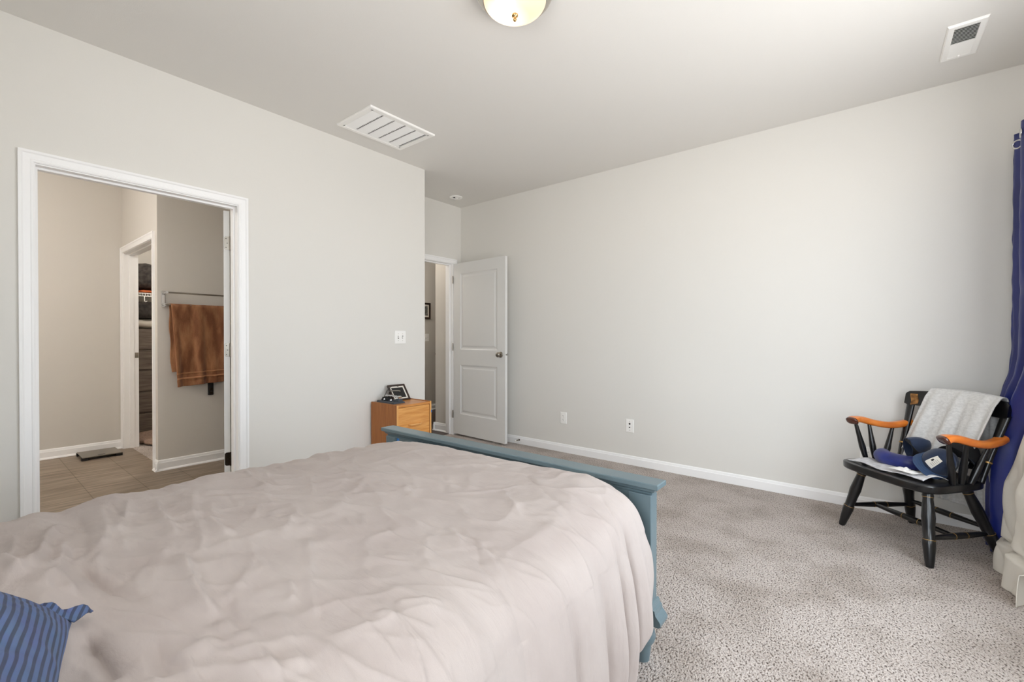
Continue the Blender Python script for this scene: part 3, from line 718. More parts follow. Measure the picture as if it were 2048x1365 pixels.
# photo frame leaning back
pf = bpy.data.objects.new('photo_frame', None); C.objects.link(pf)
tag(pf, 'dark wooden photo frame with white mat leaning back on the pine cabinet', 'picture frame')
pf.location = (-3.150, 2.412, zt + 0.001); pf.rotation_euler = (math.radians(-36), 0, math.radians(90))
# local: x width, z up, -y front
fw, fh, bw = 0.178, 0.158, 0.016
fr = MB()
fr.loft([[(-fw / 2 + i, y, i), (fw / 2 - i, y, i), (fw / 2 - i, y, fh - i), (-fw / 2 + i, y, fh - i)] for i, y in ((0, 0.014), (0, 0.0), (0.004, -0.003), (bw - 0.004, -0.002), (bw, 0.002), (bw, 0.010))], cap=False)
fr.build('frame_border', 'frame', pf, world=False)
MB().box(-fw / 2 + 0.002, fw / 2 - 0.002, 0.010, 0.014, 0.002, fh - 0.002).build('frame_back', 'black', pf, world=False)
iw = 0.013
mb_ = MB(); a, b2 = bw, bw + iw
mb_.loft([[(-fw / 2 + i, y, i), (fw / 2 - i, y, i), (fw / 2 - i, y, fh - i), (-fw / 2 + i, y, fh - i)] for i, y in ((a - 0.002, 0.006), (b2, 0.006), (b2, 0.009))], cap=False)
mb_.build('photo_mat', 'mat', pf, world=False)
MB().box(-fw / 2 + b2 - 0.001, fw / 2 - b2 + 0.001, 0.0078, 0.010, b2 - 0.001, fh - b2 + 0.001).build('picture', 'screen', pf, world=False)
MB().tube([(-0.02, 0.014, 0.115), (-0.02, 0.040, 0.060), (-0.02, 0.052, 0.040)], 0.005, 8).build('easel_leg', 'black', pf, world=False)
cbl = [(-3.17, 2.385, zt + 0.115), (-3.195, 2.36, zt + 0.125), (-3.215, 2.32, zt + 0.105), (-3.222, 2.29, zt + 0.06), (-3.215, 2.275, zt + 0.02), (-3.19, 2.35, zt + 0.002), (-3.16, 2.42, zt + 0.002)]
tag(MB().tube([cr_spline(cbl, i / 40) for i in range(41)], 0.0022, 8).build('power_cord', 'black', None, smooth=True), 'thin black cord arching behind the dark photo frame', 'cord')

# ------------------------------------------------------------------ wall plates
def wall_plate(name, label, cat, c, axis, out, wd, ht, kind):
    """axis 1 -> on a wall plane of constant Y; axis 0 -> constant X"""
    t = thing(name, label, cat, c)
    def P(u, d, z): return (c[0] + u, c[1] + out * d, c[2] + z) if axis == 1 else (c[0] + out * d, c[1] + u, c[2] + z)
    pl = MB().loft([[P(sx * (wd / 2 - i), d, sz * (ht / 2 - i)) for sx, sz in ((-1, -1), (1, -1), (1, 1), (-1, 1))] for i, d in ((0, 0.0005), (0, 0.003), (0.003, 0.006))])
    pl.build('cover_plate', 'white', t)
    def disc(u, z, r, d0, d1, m, nm):
        a, b = Vector(P(u, d0, z)), Vector(P(u, d1, z)); MB().turned(a, b, [(0, r), (1, r * 0.9)], 12).build(nm, m, t)
    def bx(u0, u1, z0, z1, d0, d1, m, nm):
        MB().loft([[P(u, d, z) for u, z in ((u0, z0), (u1, z0), (u1, z1), (u0, z1))] for d in (d0, d1)]).build(nm, m, t)
    if kind == 'switch':
        for u in (-0.023, 0.023):
            bx(u - 0.006, u + 0.006, -0.013, 0.013, 0.005, 0.0066, 'black', 'switch_slot')
            s = 1 if u < 0 else -1
            MB().loft([[P(u + a, 0.004, b) for a, b in ((-0.0045, -0.011), (0.0045, -0.011), (0.0045, 0.011), (-0.0045, 0.011))],
                       [P(u + a, 0.016, b + s * 0.008) for a, b in ((-0.0038, -0.005), (0.0038, -0.005), (0.0038, 0.005), (-0.0038, 0.005))]]).build('toggle', 'white', t)
            for z in (-0.030, 0.030): disc(u, z, 0.0028, 0.005, 0.0068, 'nickel', 'screw')
    elif kind == 'outlet':
        for z in (-0.020, 0.020):
            a, b = Vector(P(0, 0.005, z)), Vector(P(0, 0.0078, z)); MB().turned(a, b, [(0, 0.0165), (1, 0.016)], 20).build('socket', 'white', t)
            for u in (-0.006, 0.006): bx(u - 0.001, u + 0.001, z, z + 0.008, 0.0076, 0.0084, 'black', 'slot')
            disc(0, z - 0.008, 0.0025, 0.0076, 0.0084, 'black', 'ground_hole')
        disc(0, 0, 0.003, 0.005, 0.0068, 'nickel', 'screw')
    else:
        disc(0, 0.018, 0.0095, 0.005, 0.0070, 'black', 'phone_jack'); disc(0, -0.014, 0.0062, 0.005, 0.0110, 'black', 'coax_jack')
        for z in (-0.040, 0.040): disc(0, z, 0.003, 0.005, 0.0068, 'nickel', 'screw')
    t['group'] = 'light switches' if cat == 'light switch' else 'wall outlets on the back wall'
    return t
wall_plate('light_switch', 'white double toggle switch plate on the left wall above the pine cabinet', 'light switch', (XL, 2.491, 1.164), 0, 1, 0.118, 0.117, 'switch')
wall_plate('outlet', 'white duplex outlet low on the back wall, nearest the open door', 'outlet', (-2.435, YB, 0.347), 1, -1, 0.074, 0.117, 'outlet')
wall_plate('cable_outlet', 'white wall plate with two black jack holes, right of the duplex outlet', 'outlet', (-1.722, YB, 0.355), 1, -1, 0.076, 0.120, 'jack')
wall_plate('outlet', 'white outlet on the back wall partly hidden behind the black armchair', 'outlet', (-0.022, YB, 0.365), 1, -1, 0.074, 0.117, 'outlet')
wall_plate('light_switch', 'pale switch plate on the hallway wall seen through the open door', 'light switch', (-5.53, 4.705, 1.16), 0, 1, 0.09, 0.117, 'switch')

# spring door stop
ds = thing('door_stop', 'small metal spring door stop with white tip on the back baseboard', 'door stop', (-2.995, YB - 0.014, 0.045))
sp = [(-2.995 + 0.006 * math.cos(t * 0.9), YB - 0.016 - 0.058 * t / 60, 0.045 + 0.006 * math.sin(t * 0.9)) for t in range(61)]
MB().tube(sp, 0.0016, 6).build('spring', 'nickel', ds, smooth=True)
MB().turned((-2.995, YB - 0.0135, 0.045), (-2.995, YB - 0.018, 0.045), [(0, 0.011), (1, 0.009)], 14).build('mount', 'bronze', ds)
MB().turned((-2.995, YB - 0.072, 0.045), (-2.995, YB - 0.088, 0.045), [(0, 0.008), (0.8, 0.009), (1, 0.006)], 14).build('tip', 'rubber', ds)

# ------------------------------------------------------------------ ceiling fixtures
vt = thing('return_vent', 'white return-air grille with dark slot rows on the ceiling near the left wall', 'vent', (-2.87, 2.055, H))
x0, x1, y0, y1 = -3.083, -2.652, 1.768, 2.340; zc = H
MB().loft([[(x0 + i, y0 + i, z), (x1 - i, y0 + i, z), (x1 - i, y1 - i, z), (x0 + i, y1 - i, z)] for i, z in ((0, zc - 0.0005), (0, zc - 0.010), (0.004, zc - 0.014), (0.030, zc - 0.014), (0.032, zc - 0.009), (0.034, zc - 0.001))], cap=False).build('grille_frame', 'white', vt)
MB().box(x0 + 0.034, x1 - 0.034, y0 + 0.034, y1 - 0.034, zc - 0.002, zc - 0.0005).build('duct_shade', 'black', vt)  # black sheet standing in for the shade inside the duct
gi = MB(); nx = 28; ix0, ix1, iy0, iy1 = x0 + 0.032, x1 - 0.032, y0 + 0.032, y1 - 0.032
gi.box(ix0, ix1, iy0, iy0 + 0.012, zc - 0.012, zc - 0.003).box(ix0, ix1, iy1 - 0.012, iy1, zc - 0.012, zc - 0.003).box(ix0, ix0 + 0.012, iy0, iy1, zc - 0.012, zc - 0.003).box(ix1 - 0.012, ix1, iy0, iy1, zc - 0.012, zc - 0.003)
rows = 5; rh = (iy1 - iy0 - 0.024) / rows
for k in range(1, rows): pass
for k in range(rows):
    ya = iy0 + 0.012 + k * rh; yb = ya + rh - 0.016
    for j in range(nx):
        xx = ix0 + 0.014 + (ix1 - ix0 - 0.028) * j / (nx - 1)
        gi.add([(xx - 0.0026, ya, zc - 0.0115), (xx + 0.0035, ya, zc - 0.0045), (xx + 0.0035, yb, zc - 0.0045), (xx - 0.0026, yb, zc - 0.0115),
                (xx - 0.0014, ya, zc - 0.0120), (xx + 0.0047, ya, zc - 0.0050), (xx + 0.0047, yb, zc - 0.0050), (xx - 0.0014, yb, zc - 0.0120)],
               [(0, 1, 2, 3), (4, 7, 6, 5), (0, 4, 5, 1), (1, 5, 6, 2), (2, 6, 7, 3), (3, 7, 4, 0)])
gi.build('louvres', 'white', vt)
for k in range(1, rows):
    dv = MB()
    yb = iy0 + 0.012 + k * rh - 0.0055
    for j in range(24):
        xx = ix0 + 0.016 + (ix1 - ix0 - 0.032) * j / 23
        dv.box(xx - 0.0022, xx + 0.0022, yb - 0.008, yb + 0.003, zc - 0.0060, zc - 0.004)
    dv.build('divider_bar', 'white', vt)

rg = thing('supply_register', 'small white ceiling register with a dark louvred opening near the right wall', 'vent', (0.366, 3.34, H))
x0, x1, y0, y1 = 0.291, 0.441, 3.160, 3.525
MB().loft([[(x0 + i, y0 + i, z), (x1 - i, y0 + i, z), (x1 - i, y1 - i, z), (x0 + i, y1 - i, z)] for i, z in ((0, zc - 0.0005), (0, zc - 0.004), (0.006, zc - 0.012), (0.028, zc - 0.013), (0.029, zc - 0.004))], cap=False).build('register_frame', 'white', rg)
MB().box(x0 + 0.025, x1 - 0.025, y0 + 0.025, y1 - 0.025, zc - 0.003, zc - 0.001).build('duct_shade', 'black', rg)  # black sheet painted in for the dark duct behind the louvres
lb = MB(); ym = (y0 + y1) / 2
for j in range(11):
    yy = y0 + 0.036 + (ym - y0 - 0.040) * j / 10
    lb.add([(x0 + 0.028, yy, zc - 0.012), (x1 - 0.028, yy, zc - 0.012), (x1 - 0.028, yy + 0.010, zc - 0.006), (x0 + 0.028, yy + 0.010, zc - 0.006)], [(0, 1, 2, 3)])
lb.build('louvres', 'white', rg, solid=0.001)
lb = MB()
for j in range(11):
    yy = ym + 0.006 + (y1 - ym - 0.040) * j / 10
    lb.add([(x0 + 0.028, yy + 0.014, zc - 0.012), (x1 - 0.028, yy + 0.014, zc - 0.012), (x1 - 0.028, yy, zc - 0.010), (x0 + 0.028, yy, zc - 0.010)], [(0, 1, 2, 3)])
lb.build('damper_plate', 'white', rg, solid=0.001)
MB().box(0.362, 0.370, y1 - 0.040, y1 - 0.020, zc - 0.020, zc - 0.012).build('damper_lever', 'white', rg)

sd = thing('recessed_sprinkler', 'small round white recessed fixture on the ceiling by the doorway', 'ceiling fixture', (-3.648, 3.530, H))
c = Vector((-3.648, 3.530, 0))
MB().turned(c + Vector((0, 0, H - 0.0005)), c + Vector((0, 0, H - 0.012)), [(0, 0.072), (0.5, 0.071), (0.9, 0.060), (1, 0.046), (0.9, 0.040), (0.1, 0.038)], 40, cap=False).build('trim_ring', 'white', sd, smooth=True, angle=50)
MB().turned(c + Vector((0, 0, H - 0.0008)), c + Vector((0, 0, H - 0.002)), [(0, 0.040), (1, 0.040)], 24).build('cavity_shade', 'black', sd)  # black disc standing in for shade inside the recess
MB().turned(c + Vector((0.008, 0.01, H - 0.001)), c + Vector((0.008, 0.01, H - 0.014)), [(0, 0.024), (0.6, 0.022), (1, 0.012)], 24).build('sensor', 'white', sd)

# dome lamp
lc = Vector((-1.272, 1.600, H))
lp = thing('ceiling_lamp', 'flush ceiling lamp with frosted glass bowl, metal rim and brass finial', 'ceiling lamp', lc)
MB().turned(lc + Vector((0, 0, -0.0005)), lc + Vector((0, 0, -0.050)), [(0, 0.150), (0.25, 0.168), (0.45, 0.172), (0.6, 0.160), (0.7, 0.166), (0.88, 0.158), (1.0, 0.146), (1.0, 0.138)], 64).build('rim', 'lamprim', lp, smooth=True, angle=40)
gm = mat('frosted_glass', '#f4e2cc', 0.35, emis='#ffdcb8', estr=0.42)
_nt = gm.node_tree; _b = _nt.nodes['Principled BSDF']; _o = _nt.nodes['Material Output']
_t = _nt.nodes.new('ShaderNodeBsdfTransparent'); _t.inputs[0].default_value = (1, 0.93, 0.85, 1)
_m = _nt.nodes.new('ShaderNodeMixShader'); _m.inputs[0].default_value = 0.62
_nt.links.new(_t.outputs[0], _m.inputs[1]); _nt.links.new(_b.outputs[0], _m.inputs[2]); _nt.links.new(_m.outputs[0], _o.inputs[0])
# the bulb's glow in the frosted glass fades with distance from the bulb
_tc2 = _nt.nodes.new('ShaderNodeTexCoord'); _vd = _nt.nodes.new('ShaderNodeVectorMath'); _vd.operation = 'DISTANCE'; _vd.inputs[1].default_value = (-0.045, 0.0, -0.07)
_mr2 = _nt.nodes.new('ShaderNodeMapRange'); _mr2.inputs['From Min'].default_value = 0.03; _mr2.inputs['From Max'].default_value = 0.11; _mr2.inputs['To Min'].default_value = 1.6; _mr2.inputs['To Max'].default_value = 0.22
_nt.links.new(_tc2.outputs['Object'], _vd.inputs[0]); _nt.links.new(_vd.outputs['Value'], _mr2.inputs['Value']); _nt.links.new(_mr2.outputs[0], _b.inputs['Emission Strength'])
# bulb glow falls off away from the bulb: brighter centre is painted into the glass emission
gr = [(1.0, 0.0)]
pr = [(0.142 * math.cos(a), -0.046 - 0.066 * math.sin(a)) for a in [i * PI / 2 / 16 for i in range(17)]]
g = MB(); n = 64; o0 = []
for r, z in pr[:-1]: o0.append([(lc.x + r * math.cos(2 * PI * k / n), lc.y + r * math.sin(2 * PI * k / n), lc.z + z) for k in range(n)])
g.loft(o0, cap=False); g.add(o0[-1], [tuple(range(n))])
g.build('glass_bowl', gm, lp, smooth=True)
MB().turned(lc + Vector((0, 0, -0.108)), lc + Vector((0, 0, -0.142)), [(0, 0.008), (0.1, 0.015), (0.3, 0.014), (0.4, 0.007), (0.55, 0.006), (0.7, 0.009), (0.9, 0.006), (1, 0.002)], 20).build('finial', mat('brass', '#b89a6c', 0.2, metal=1.0), lp, smooth=True)
pl = bpy.data.lights.new('bulb', 'POINT'); pl.energy = 0.9; pl.color = (1, 0.93, 0.84); pl.shadow_soft_size = 0.035
po = bpy.data.objects.new('bulb', pl); C.objects.link(po); po.location = lc + Vector((-0.045, 0.0, -0.066))

# unseen lamps added to light the bathroom, hallway and closet
def unseen_lamp(name, label, loc, energy):
    t = thing(name, label, 'ceiling lamp', loc)
    l = Vector(loc)
    MB().turned(l + Vector((0, 0, -0.0005)), l + Vector((0, 0, -0.04)), [(0, 0.15), (1, 0.15)], 32).build('rim', 'nickel', t)
    MB().turned(l + Vector((0, 0, -0.04)), l + Vector((0, 0, -0.11)), [(0, 0.14), (0.5, 0.12), (0.85, 0.07), (1, 0.02)], 32).build('glass_bowl', gm, t, smooth=True)
    q = bpy.data.lights.new('bulb', 'POINT'); q.energy = energy; q.color = (1, 0.95, 0.90); q.shadow_soft_size = 0.12
    o = bpy.data.objects.new('bulb', q); C.objects.link(o); o.location = l + Vector((0, 0, -0.22))
unseen_lamp('ceiling_lamp', 'unseen round ceiling lamp added to light the bathroom', (-4.5, -0.6, H), 33)
unseen_lamp('ceiling_lamp', 'unseen round ceiling lamp added to light the hallway', (-4.95, 3.5, H), 12)

unseen_lamp('ceiling_lamp', 'unseen round ceiling lamp added to brighten the closet', (-6.0, 1.9, H), 14)

# ------------------------------------------------------------------ bathroom things
tb = thing('towel_bar', 'double metal towel bar on the bathroom wall', 'towel bar', (XT, 1.13, 1.49))
by0, by1 = 1.135, 1.74
for yy in (by0, by1): MB().box(XT + 0.0005, XT + 0.012, yy - 0.013, yy + 0.013, 1.425, 1.565).build('backplate', 'chrome', tb, bevel=0.003)
for yy in (by0, by1):
    for dx, z in ((0.115, 1.548), (0.060, 1.445)):
        MB().turned((XT + 0.01, yy, z), (XT + dx, yy, z), [(0, 0.012), (0.3, 0.010), (0.8, 0.010), (1, 0.012)], 14).build('bracket', 'chrome', tb, smooth=True, angle=40)
MB().turned((XT + 0.108, by0, 1.548), (XT + 0.108, by1, 1.548), [(0, 0.007), (1, 0.007)], 14).build('upper_bar', 'nickel', tb, smooth=True, angle=40)
MB().turned((XT + 0.055, by0, 1.445), (XT + 0.055, by1, 1.445), [(0, 0.007), (1, 0.007)], 14).build('lower_bar', 'nickel', tb, smooth=True, angle=40)
def towel_pt(front):
    def f(u, v):
        # u along the bar, v down
        yl = 1.175 + 0.02 * 0 ; yr = 1.66
        Lz = 0.73 if front else 0.60
        y = yl + (yr - yl) * u
        if front: y += 0.035 * v * (1 - u)
        else: y += -0.012 + 0.022 * v * (1 - u) + 0.004 * math.sin(v * 14)
        fold = 0.013 * math.sin(u * 17 + v * 2.0) + 0.008 * math.sin(u * 31 + 1)
        xx = XT + 0.055 + (0.012 + 0.020 * v + fold * (0.3 + v)) * (1 if front else -0.5)
        if not front: xx = max(XT + 0.008, xx)
        z = 1.455 - Lz * v + (0.03 * u * v if front else 0)
        if v < 0.03: xx = XT + 0.055 + (xx - XT - 0.055) * (v / 0.03)
        band = 0.003 * (1 if 0.84 < v < 0.87 or 0.93 < v < 0.945 else 0)
        return (xx - band, y, z + noise.noise(Vector((y * 20, z * 20, 1))) * 0.002)
    return f
tf_ = towel_pt(True)
tw = thing('bath_towel', 'brown terracotta bath towel hanging over the metal towel bar', 'towel', (XT + 0.055, 1.40, 1.455))
MB().grid(towel_pt(True), 60, 90).build('front_fall', 'towel', tw, smooth=True, solid=0.007)
MB().grid(towel_pt(False), 60, 60).build('back_fall', 'towel', tw, smooth=True, solid=0.006)
for v0, v1 in ((0.835, 0.850), (0.895, 0.912)):
    MB().grid(lambda u, v: (Vector(tf_(u, v0 + (v1 - v0) * v)) + Vector((0.0055, 0, 0))), 60, 3).build('woven_band', 'towelband', tw, smooth=True, solid=0.003)
wh = thing('wall_hook', 'small black wall bracket below the brown towel', 'hook', (XT, 1.49, 0.67))
MB().box(XT + 0.0005, XT + 0.018, 1.468, 1.512, 0.625, 0.74).build('hook_plate', 'black', wh, bevel=0.004)
MB().box(XT + 0.018, XT + 0.030, 1.478, 1.502, 0.635, 0.655).box(XT + 0.018, XT + 0.024, 1.476, 1.504, 0.668, 0.69).build('hook_tip', 'bronze', wh, bevel=0.002)

bs = thing('bathroom_scale', 'flat grey-brown bathroom scale on dark feet by the bathroom baseboard', 'scale', (-5.89, 0.88, 0))
c, s_ = math.cos(0.03), math.sin(0.03)
MB().box(-6.055, -5.735, 0.735, 1.02, 0.026, 0.034).build('platform', 'scale', bs, bevel=0.003)
MB().box(-5.80, -5.76, 0.85, 0.90, 0.034, 0.0355).build('display', 'screen', bs)
for x in (-6.03, -5.765):
    for y in (0.755, 1.0): MB().loft(rbox(x, y, 0, 0.045, 0.05, 0.0, 0.027)).build('foot', 'black', bs, bevel=0.002)

# closet contents (seen as a narrow strip)
dxf = -6.85
dr = thing('closet_dresser', 'dark weathered chest of drawers inside the closet', 'chest of drawers', (-7.1, 1.8, 0))
MB().box(-7.40, dxf - 0.015, 1.235, 2.36, 0.0, 1.265).build('dresser_body', 'dresser', dr, bevel=0.003)
for z0, z1 in ((0.03, 0.235), (0.255, 0.495), (0.515, 0.755), (0.775, 1.0), (1.02, 1.25)):
    for y0, y1 in ((1.245, 1.795), (1.805, 2.35)): MB().box(dxf - 0.015, dxf, y0, y1, z0, z1).build('dresser_drawer', 'dresser', dr, bevel=0.003)
def cloth_lump(name, label, x0, x1, y0, y1, z0, z1, m, seed=0, cat='clothes'):
    def f(u, v):
        th = u * PI; ph = v * 2 * PI
        a = math.sin(th); sx = math.copysign(abs(math.cos(ph)) ** 0.6, math.cos(ph)); sy = math.copysign(abs(math.sin(ph)) ** 0.6, math.sin(ph))
        x = (x0 + x1) / 2 + (x1 - x0) / 2 * sx * a ** 0.5; y = (y0 + y1) / 2 + (y1 - y0) / 2 * sy * a ** 0.5
        z = (z0 + z1) / 2 - (z1 - z0) / 2 * math.copysign(abs(math.cos(th)) ** 0.7, math.cos(th))
        d = noise.noise(Vector((x * 14, y * 14, z * 14 + seed))) * 0.015
        return (x + d, y + d, max(z0, z + d))
    return tag(MB().grid(f, 20, 40).build(name, m, None, smooth=True), label, cat, 'clothes in the closet' if cat == 'clothes' else None)
cloth_lump('folded_clothes', 'pale crumpled cloth on top of the dark closet dresser', -7.30, dxf - 0.0, 1.25, 1.75, 1.267, 1.37, 'palecloth', 1)
cloth_lump('folded_clothes', 'dark clothes pile below the wire shelf in the closet', -7.32, dxf - 0.02, 1.25, 1.85, 1.392, 1.60, 'darkcloth', 2)
ws = thing('wire_shelf', 'white wire closet shelf behind the closet doorway', 'shelf', (-7.1, 1.8, 1.69))
for x in (dxf + 0.04, dxf - 0.10, dxf - 0.25, dxf - 0.4): MB().turned((x, 1.225, 1.69), (x, 2.49, 1.69), [(0, 0.004), (1, 0.004)], 8).build('long_wire', 'white', ws)
MB().turned((dxf + 0.05, 1.225, 1.655), (dxf + 0.05, 2.49, 1.655), [(0, 0.005), (1, 0.005)], 8).build('front_rail', 'white', ws)
for i in range(50):
    y = 1.23 + i * 0.025
    MB().tube([(dxf + 0.05, y, 1.655), (dxf + 0.042, y, 1.694), (dxf - 0.42, y, 1.694)], 0.002, 6).build('cross_wire', 'white', ws)
MB().tube([(dxf + 0.056, 1.42, 1.65), (dxf + 0.060, 1.42, 1.60), (dxf + 0.060, 1.432, 1.585), (dxf + 0.060, 1.444, 1.60)], 0.005, 8).build('hook', 'white', ws)
cloth_lump('folded_clothes', 'orange cloth on the white wire shelf', -7.2, dxf + 0.02, 1.36, 1.60, 1.699, 1.735, 'orangecloth', 3)
cloth_lump('folded_clothes', 'black clothes heaped on top of the wire shelf', -7.3, dxf - 0.01, 1.25, 1.9, 1.750, 2.07, 'darkcloth', 4)
cloth_lump('fluffy_rug', 'fluffy pinkish brown rug on the closet floor', -6.72, -5.9, 1.25, 1.75, 0.0, 0.06, 'pinkrug', 5, 'rug')

# hall print
hp_ = thing('wall_print', 'small black framed print on the hallway wall', 'picture', (-5.53, 4.60, 1.46))
y0, y1, z0, z1 = 4.47, 4.772, 1.456, 1.715
MB().loft([[(-5.53 + d, y0 + i, z0 + i), (-5.53 + d, y1 - i, z0 + i), (-5.53 + d, y1 - i, z1 - i), (-5.53 + d, y0 + i, z1 - i)] for i, d in ((0, 0.0005), (0, 0.018), (0.004, 0.021), (0.028, 0.018), (0.030, 0.008))], cap=False).build('print_frame', 'frame', hp_)
MB().box(-5.5295, -5.521, y0 + 0.028, y1 - 0.028, z0 + 0.028, z1 - 0.028).build('print_mat', 'mat', hp_)
MB().box(-5.521, -5.520, y0 + 0.07, y1 - 0.055, z0 + 0.055, z1 - 0.055).build('print_image', 'art', hp_)

# ------------------------------------------------------------------ armchair
TH = math.atan2(-0.70, 0.713)
ch = thing('armchair', 'black lacquered wooden armchair with orange wooden arms by the blue curtain', 'chair', (0.047, 3.262, 0), TH)
def cbuild(mb, name, m, parent=ch, **k): return mb.build(name, m, parent, world=False, **k)
SZ = 0.410; STK = 0.044
def seat_outline(n=64):
    pts = []
    for k in range(n):
        a = 2 * PI * k / n; ca, sa = math.cos(a), math.sin(a)
        e = 0.33
        px_ = math.copysign(abs(ca) ** e, ca); py_ = math.copysign(abs(sa) ** e, sa)
        b = 0.185 + 0.215 * py_; hw = 0.275 - 0.040 * sstep(0.0, 0.42, b)
        pts.append((hw * px_, b - 0.012 * (1 - px_ * px_) * (1 if py_ < 0 else -0.5)))
    return pts
so = seat_outline()
rings = []
for ins, z in ((0.022, SZ - STK), (0.006, SZ - STK + 0.003), (0.001, SZ - STK + 0.009), (0.0, SZ - 0.007), (0.002, SZ - 0.002), (0.007, SZ)):
    rings.append([(x * (1 - ins / 0.27), 0.185 + (y - 0.185) * (1 - ins / 0.21), z) for x, y in so])
for k_, dz in ((0.85, 0.0), (0.7, -0.006), (0.5, -0.010), (0.2, -0.010)):
    rings.append([(x * k_, 0.185 + (y - 0.185) * k_, SZ + dz) for x, y in so])
cbuild(MB().loft(rings), 'seat', 'lacquer', smooth=True, angle=28)
LEG = [(0, 0.015), (0.03, 0.018), (0.10, 0.021), (0.28, 0.0275), (0.34, 0.027), (0.36, 0.024), (0.50, 0.0255), (0.62, 0.029), (0.75, 0.0255), (0.86, 0.022), (0.90, 0.0245), (1.0, 0.018)]
def leg(top, foot):
    t = Vector(top); f = Vector(foot)
    L = [(1 - q, r) for q, r in LEG][::-1]
    o = cbuild(MB().turned(t, f, L, 20), 'leg', 'lacquer', smooth=True, angle=50)
    for q, rr in ((0.66, 0.0278), (0.12, 0.0238)):
        a = t + (f - t) * (q - 0.0028); b = t + (f - t) * (q + 0.0028)
        cbuild(MB().turned(a, b, [(0, rr), (1, rr)], 20), 'gold_band', 'gold', o)
    return o
legs = {'FL': ((-0.185, 0.075, SZ - STK + 0.01), (-0.262, 0.0, 0.0)), 'FR': ((0.185, 0.075, SZ - STK + 0.01), (0.262, 0.0, 0.0)),
        'BL': ((-0.155, 0.33, SZ - STK + 0.01), (-0.240, 0.462, 0.0)), 'BR': ((0.155, 0.33, SZ - STK + 0.01), (0.235, 0.462, 0.0))}
for k_, (t_, f_) in legs.items(): leg(t_, f_)
def legp(k_, q): t_, f_ = legs[k_]; return Vector(t_).lerp(Vector(f_), q)
ST = [(0, 0.010), (0.12, 0.012), (0.42, 0.0165), (0.5, 0.0170), (0.58, 0.0165), (0.88, 0.012), (1, 0.010)]
def stretcher(a, b):
    o = cbuild(MB().turned(a, b, ST, 16), 'stretcher', 'lacquer', smooth=True, angle=50)
    for q in (0.40, 0.60): cbuild(MB().turned(Vector(a).lerp(b, q - 0.003), Vector(a).lerp(b, q + 0.003), [(0, 0.0172), (1, 0.0172)], 16), 'gold_band', 'gold', o)
stretcher(legp('FL', 0.64), legp('BL', 0.66)); stretcher(legp('FR', 0.64), legp('BR', 0.66))
m1 = legp('FL', 0.64).lerp(legp('BL', 0.66), 0.42); m2 = legp('FR', 0.64).lerp(legp('BR', 0.66), 0.42)
stretcher(m1, m2); stretcher(legp('BL', 0.58), legp('BR', 0.58))
SP = [(0, 0.012), (0.15, 0.0150), (0.35, 0.0175), (0.6, 0.0135), (0.85, 0.0105), (1, 0.009)]
AZ = 0.640
def arm_line(s):
    return [(s * 0.262, 0.060, AZ - 0.002), (s * 0.268, 0.088, AZ + 0.012), (s * 0.274, 0.14, AZ + 0.010), (s * 0.272, 0.225, AZ - 0.012), (s * 0.262, 0.32, AZ - 0.026), (s * 0.250, 0.40, AZ - 0.018), (s * 0.240, 0.450, AZ - 0.004)]
def arm_sec(s, t, grow=0.0):
    p = cr_spline(arm_line(s), t); q = cr_spline(arm_line(s), min(1, t + 0.01)); q0 = cr_spline(arm_line(s), max(0, t - 0.01))
    d = (q - q0).normalized(); sd_ = Vector((d.y, -d.x, 0)).normalized(); up = sd_.cross(d)
    if up.z < 0: up = -up
    hw = 0.023 + 0.012 * sstep(0.30, 0.05, t) + 0.004 * sstep(0.6, 0.9, t) + grow; hh = 0.020 + 0.004 * sstep(0.24, 0.06, t) + grow
    if t < 0.07: k = math.sqrt(max(0.02, 1 - ((0.07 - t) / 0.075) ** 2)); hw *= k; hh *= k
    return [p + sd_ * (hw * math.copysign(abs(math.cos(a)) ** 0.7, math.cos(a))) + up * (hh * math.copysign(abs(math.sin(a)) ** 0.7, math.sin(a))) for a in [2 * PI * k / 18 for k in range(18)]]
for s in (-1, 1):
    am = cbuild(MB().loft([arm_sec(s, 0.10 + 0.90 * i / 30) for i in range(31)]), 'armrest', 'armwood', smooth=True, angle=60)
    cbuild(MB().loft([arm_sec(s, 0.12 * i / 10, -0.0004 if i > 8 else 0) for i in range(11)]), 'armrest_knuckle', 'armtip', am, smooth=True, angle=60)
    for (bt, bb, ab_) in ((0.085, 0.150, 0.245), (0.19, 0.205, 0.240), (0.30, 0.265, 0.235)):
        t_ = min(1, max(0, (bt - 0.035) / 0.41)); pt = cr_spline(arm_line(s), 0.18 + 0.55 * (bt - 0.085) / 0.215 * 0.98)
        cbuild(MB().turned((s * ab_, bb, SZ - 0.008), (pt.x, pt.y, pt.z - 0.004), SP, 14), 'arm_spindle', 'lacquer', smooth=True, angle=50)
    # back stile: flattened, leaning back
    sl = [(s * 0.215, 0.350, SZ - 0.01), (s * 0.225, 0.385, 0.52), (s * 0.236, 0.425, 0.64), (s * 0.246, 0.462, 0.755)]
    rg_ = []
    for i in range(17):
        p = cr_spline(sl, i / 16); hw = 0.0185 + 0.005 * sstep(0.5, 1, i / 16); hd = 0.014
        rg_.append([p + Vector((hw * math.cos(a), hd * math.sin(a), 0)) for a in [2 * PI * k / 14 for k in range(14)]])
    so_ = cbuild(MB().loft(rg_), 'back_stile', 'lacquer', smooth=True, angle=60)
    cbuild(MB().turned(cr_spline(sl, 0.30), cr_spline(sl, 0.32), [(0, 0.0192), (1, 0.0192)], 16), 'gold_band', 'gold', so_)
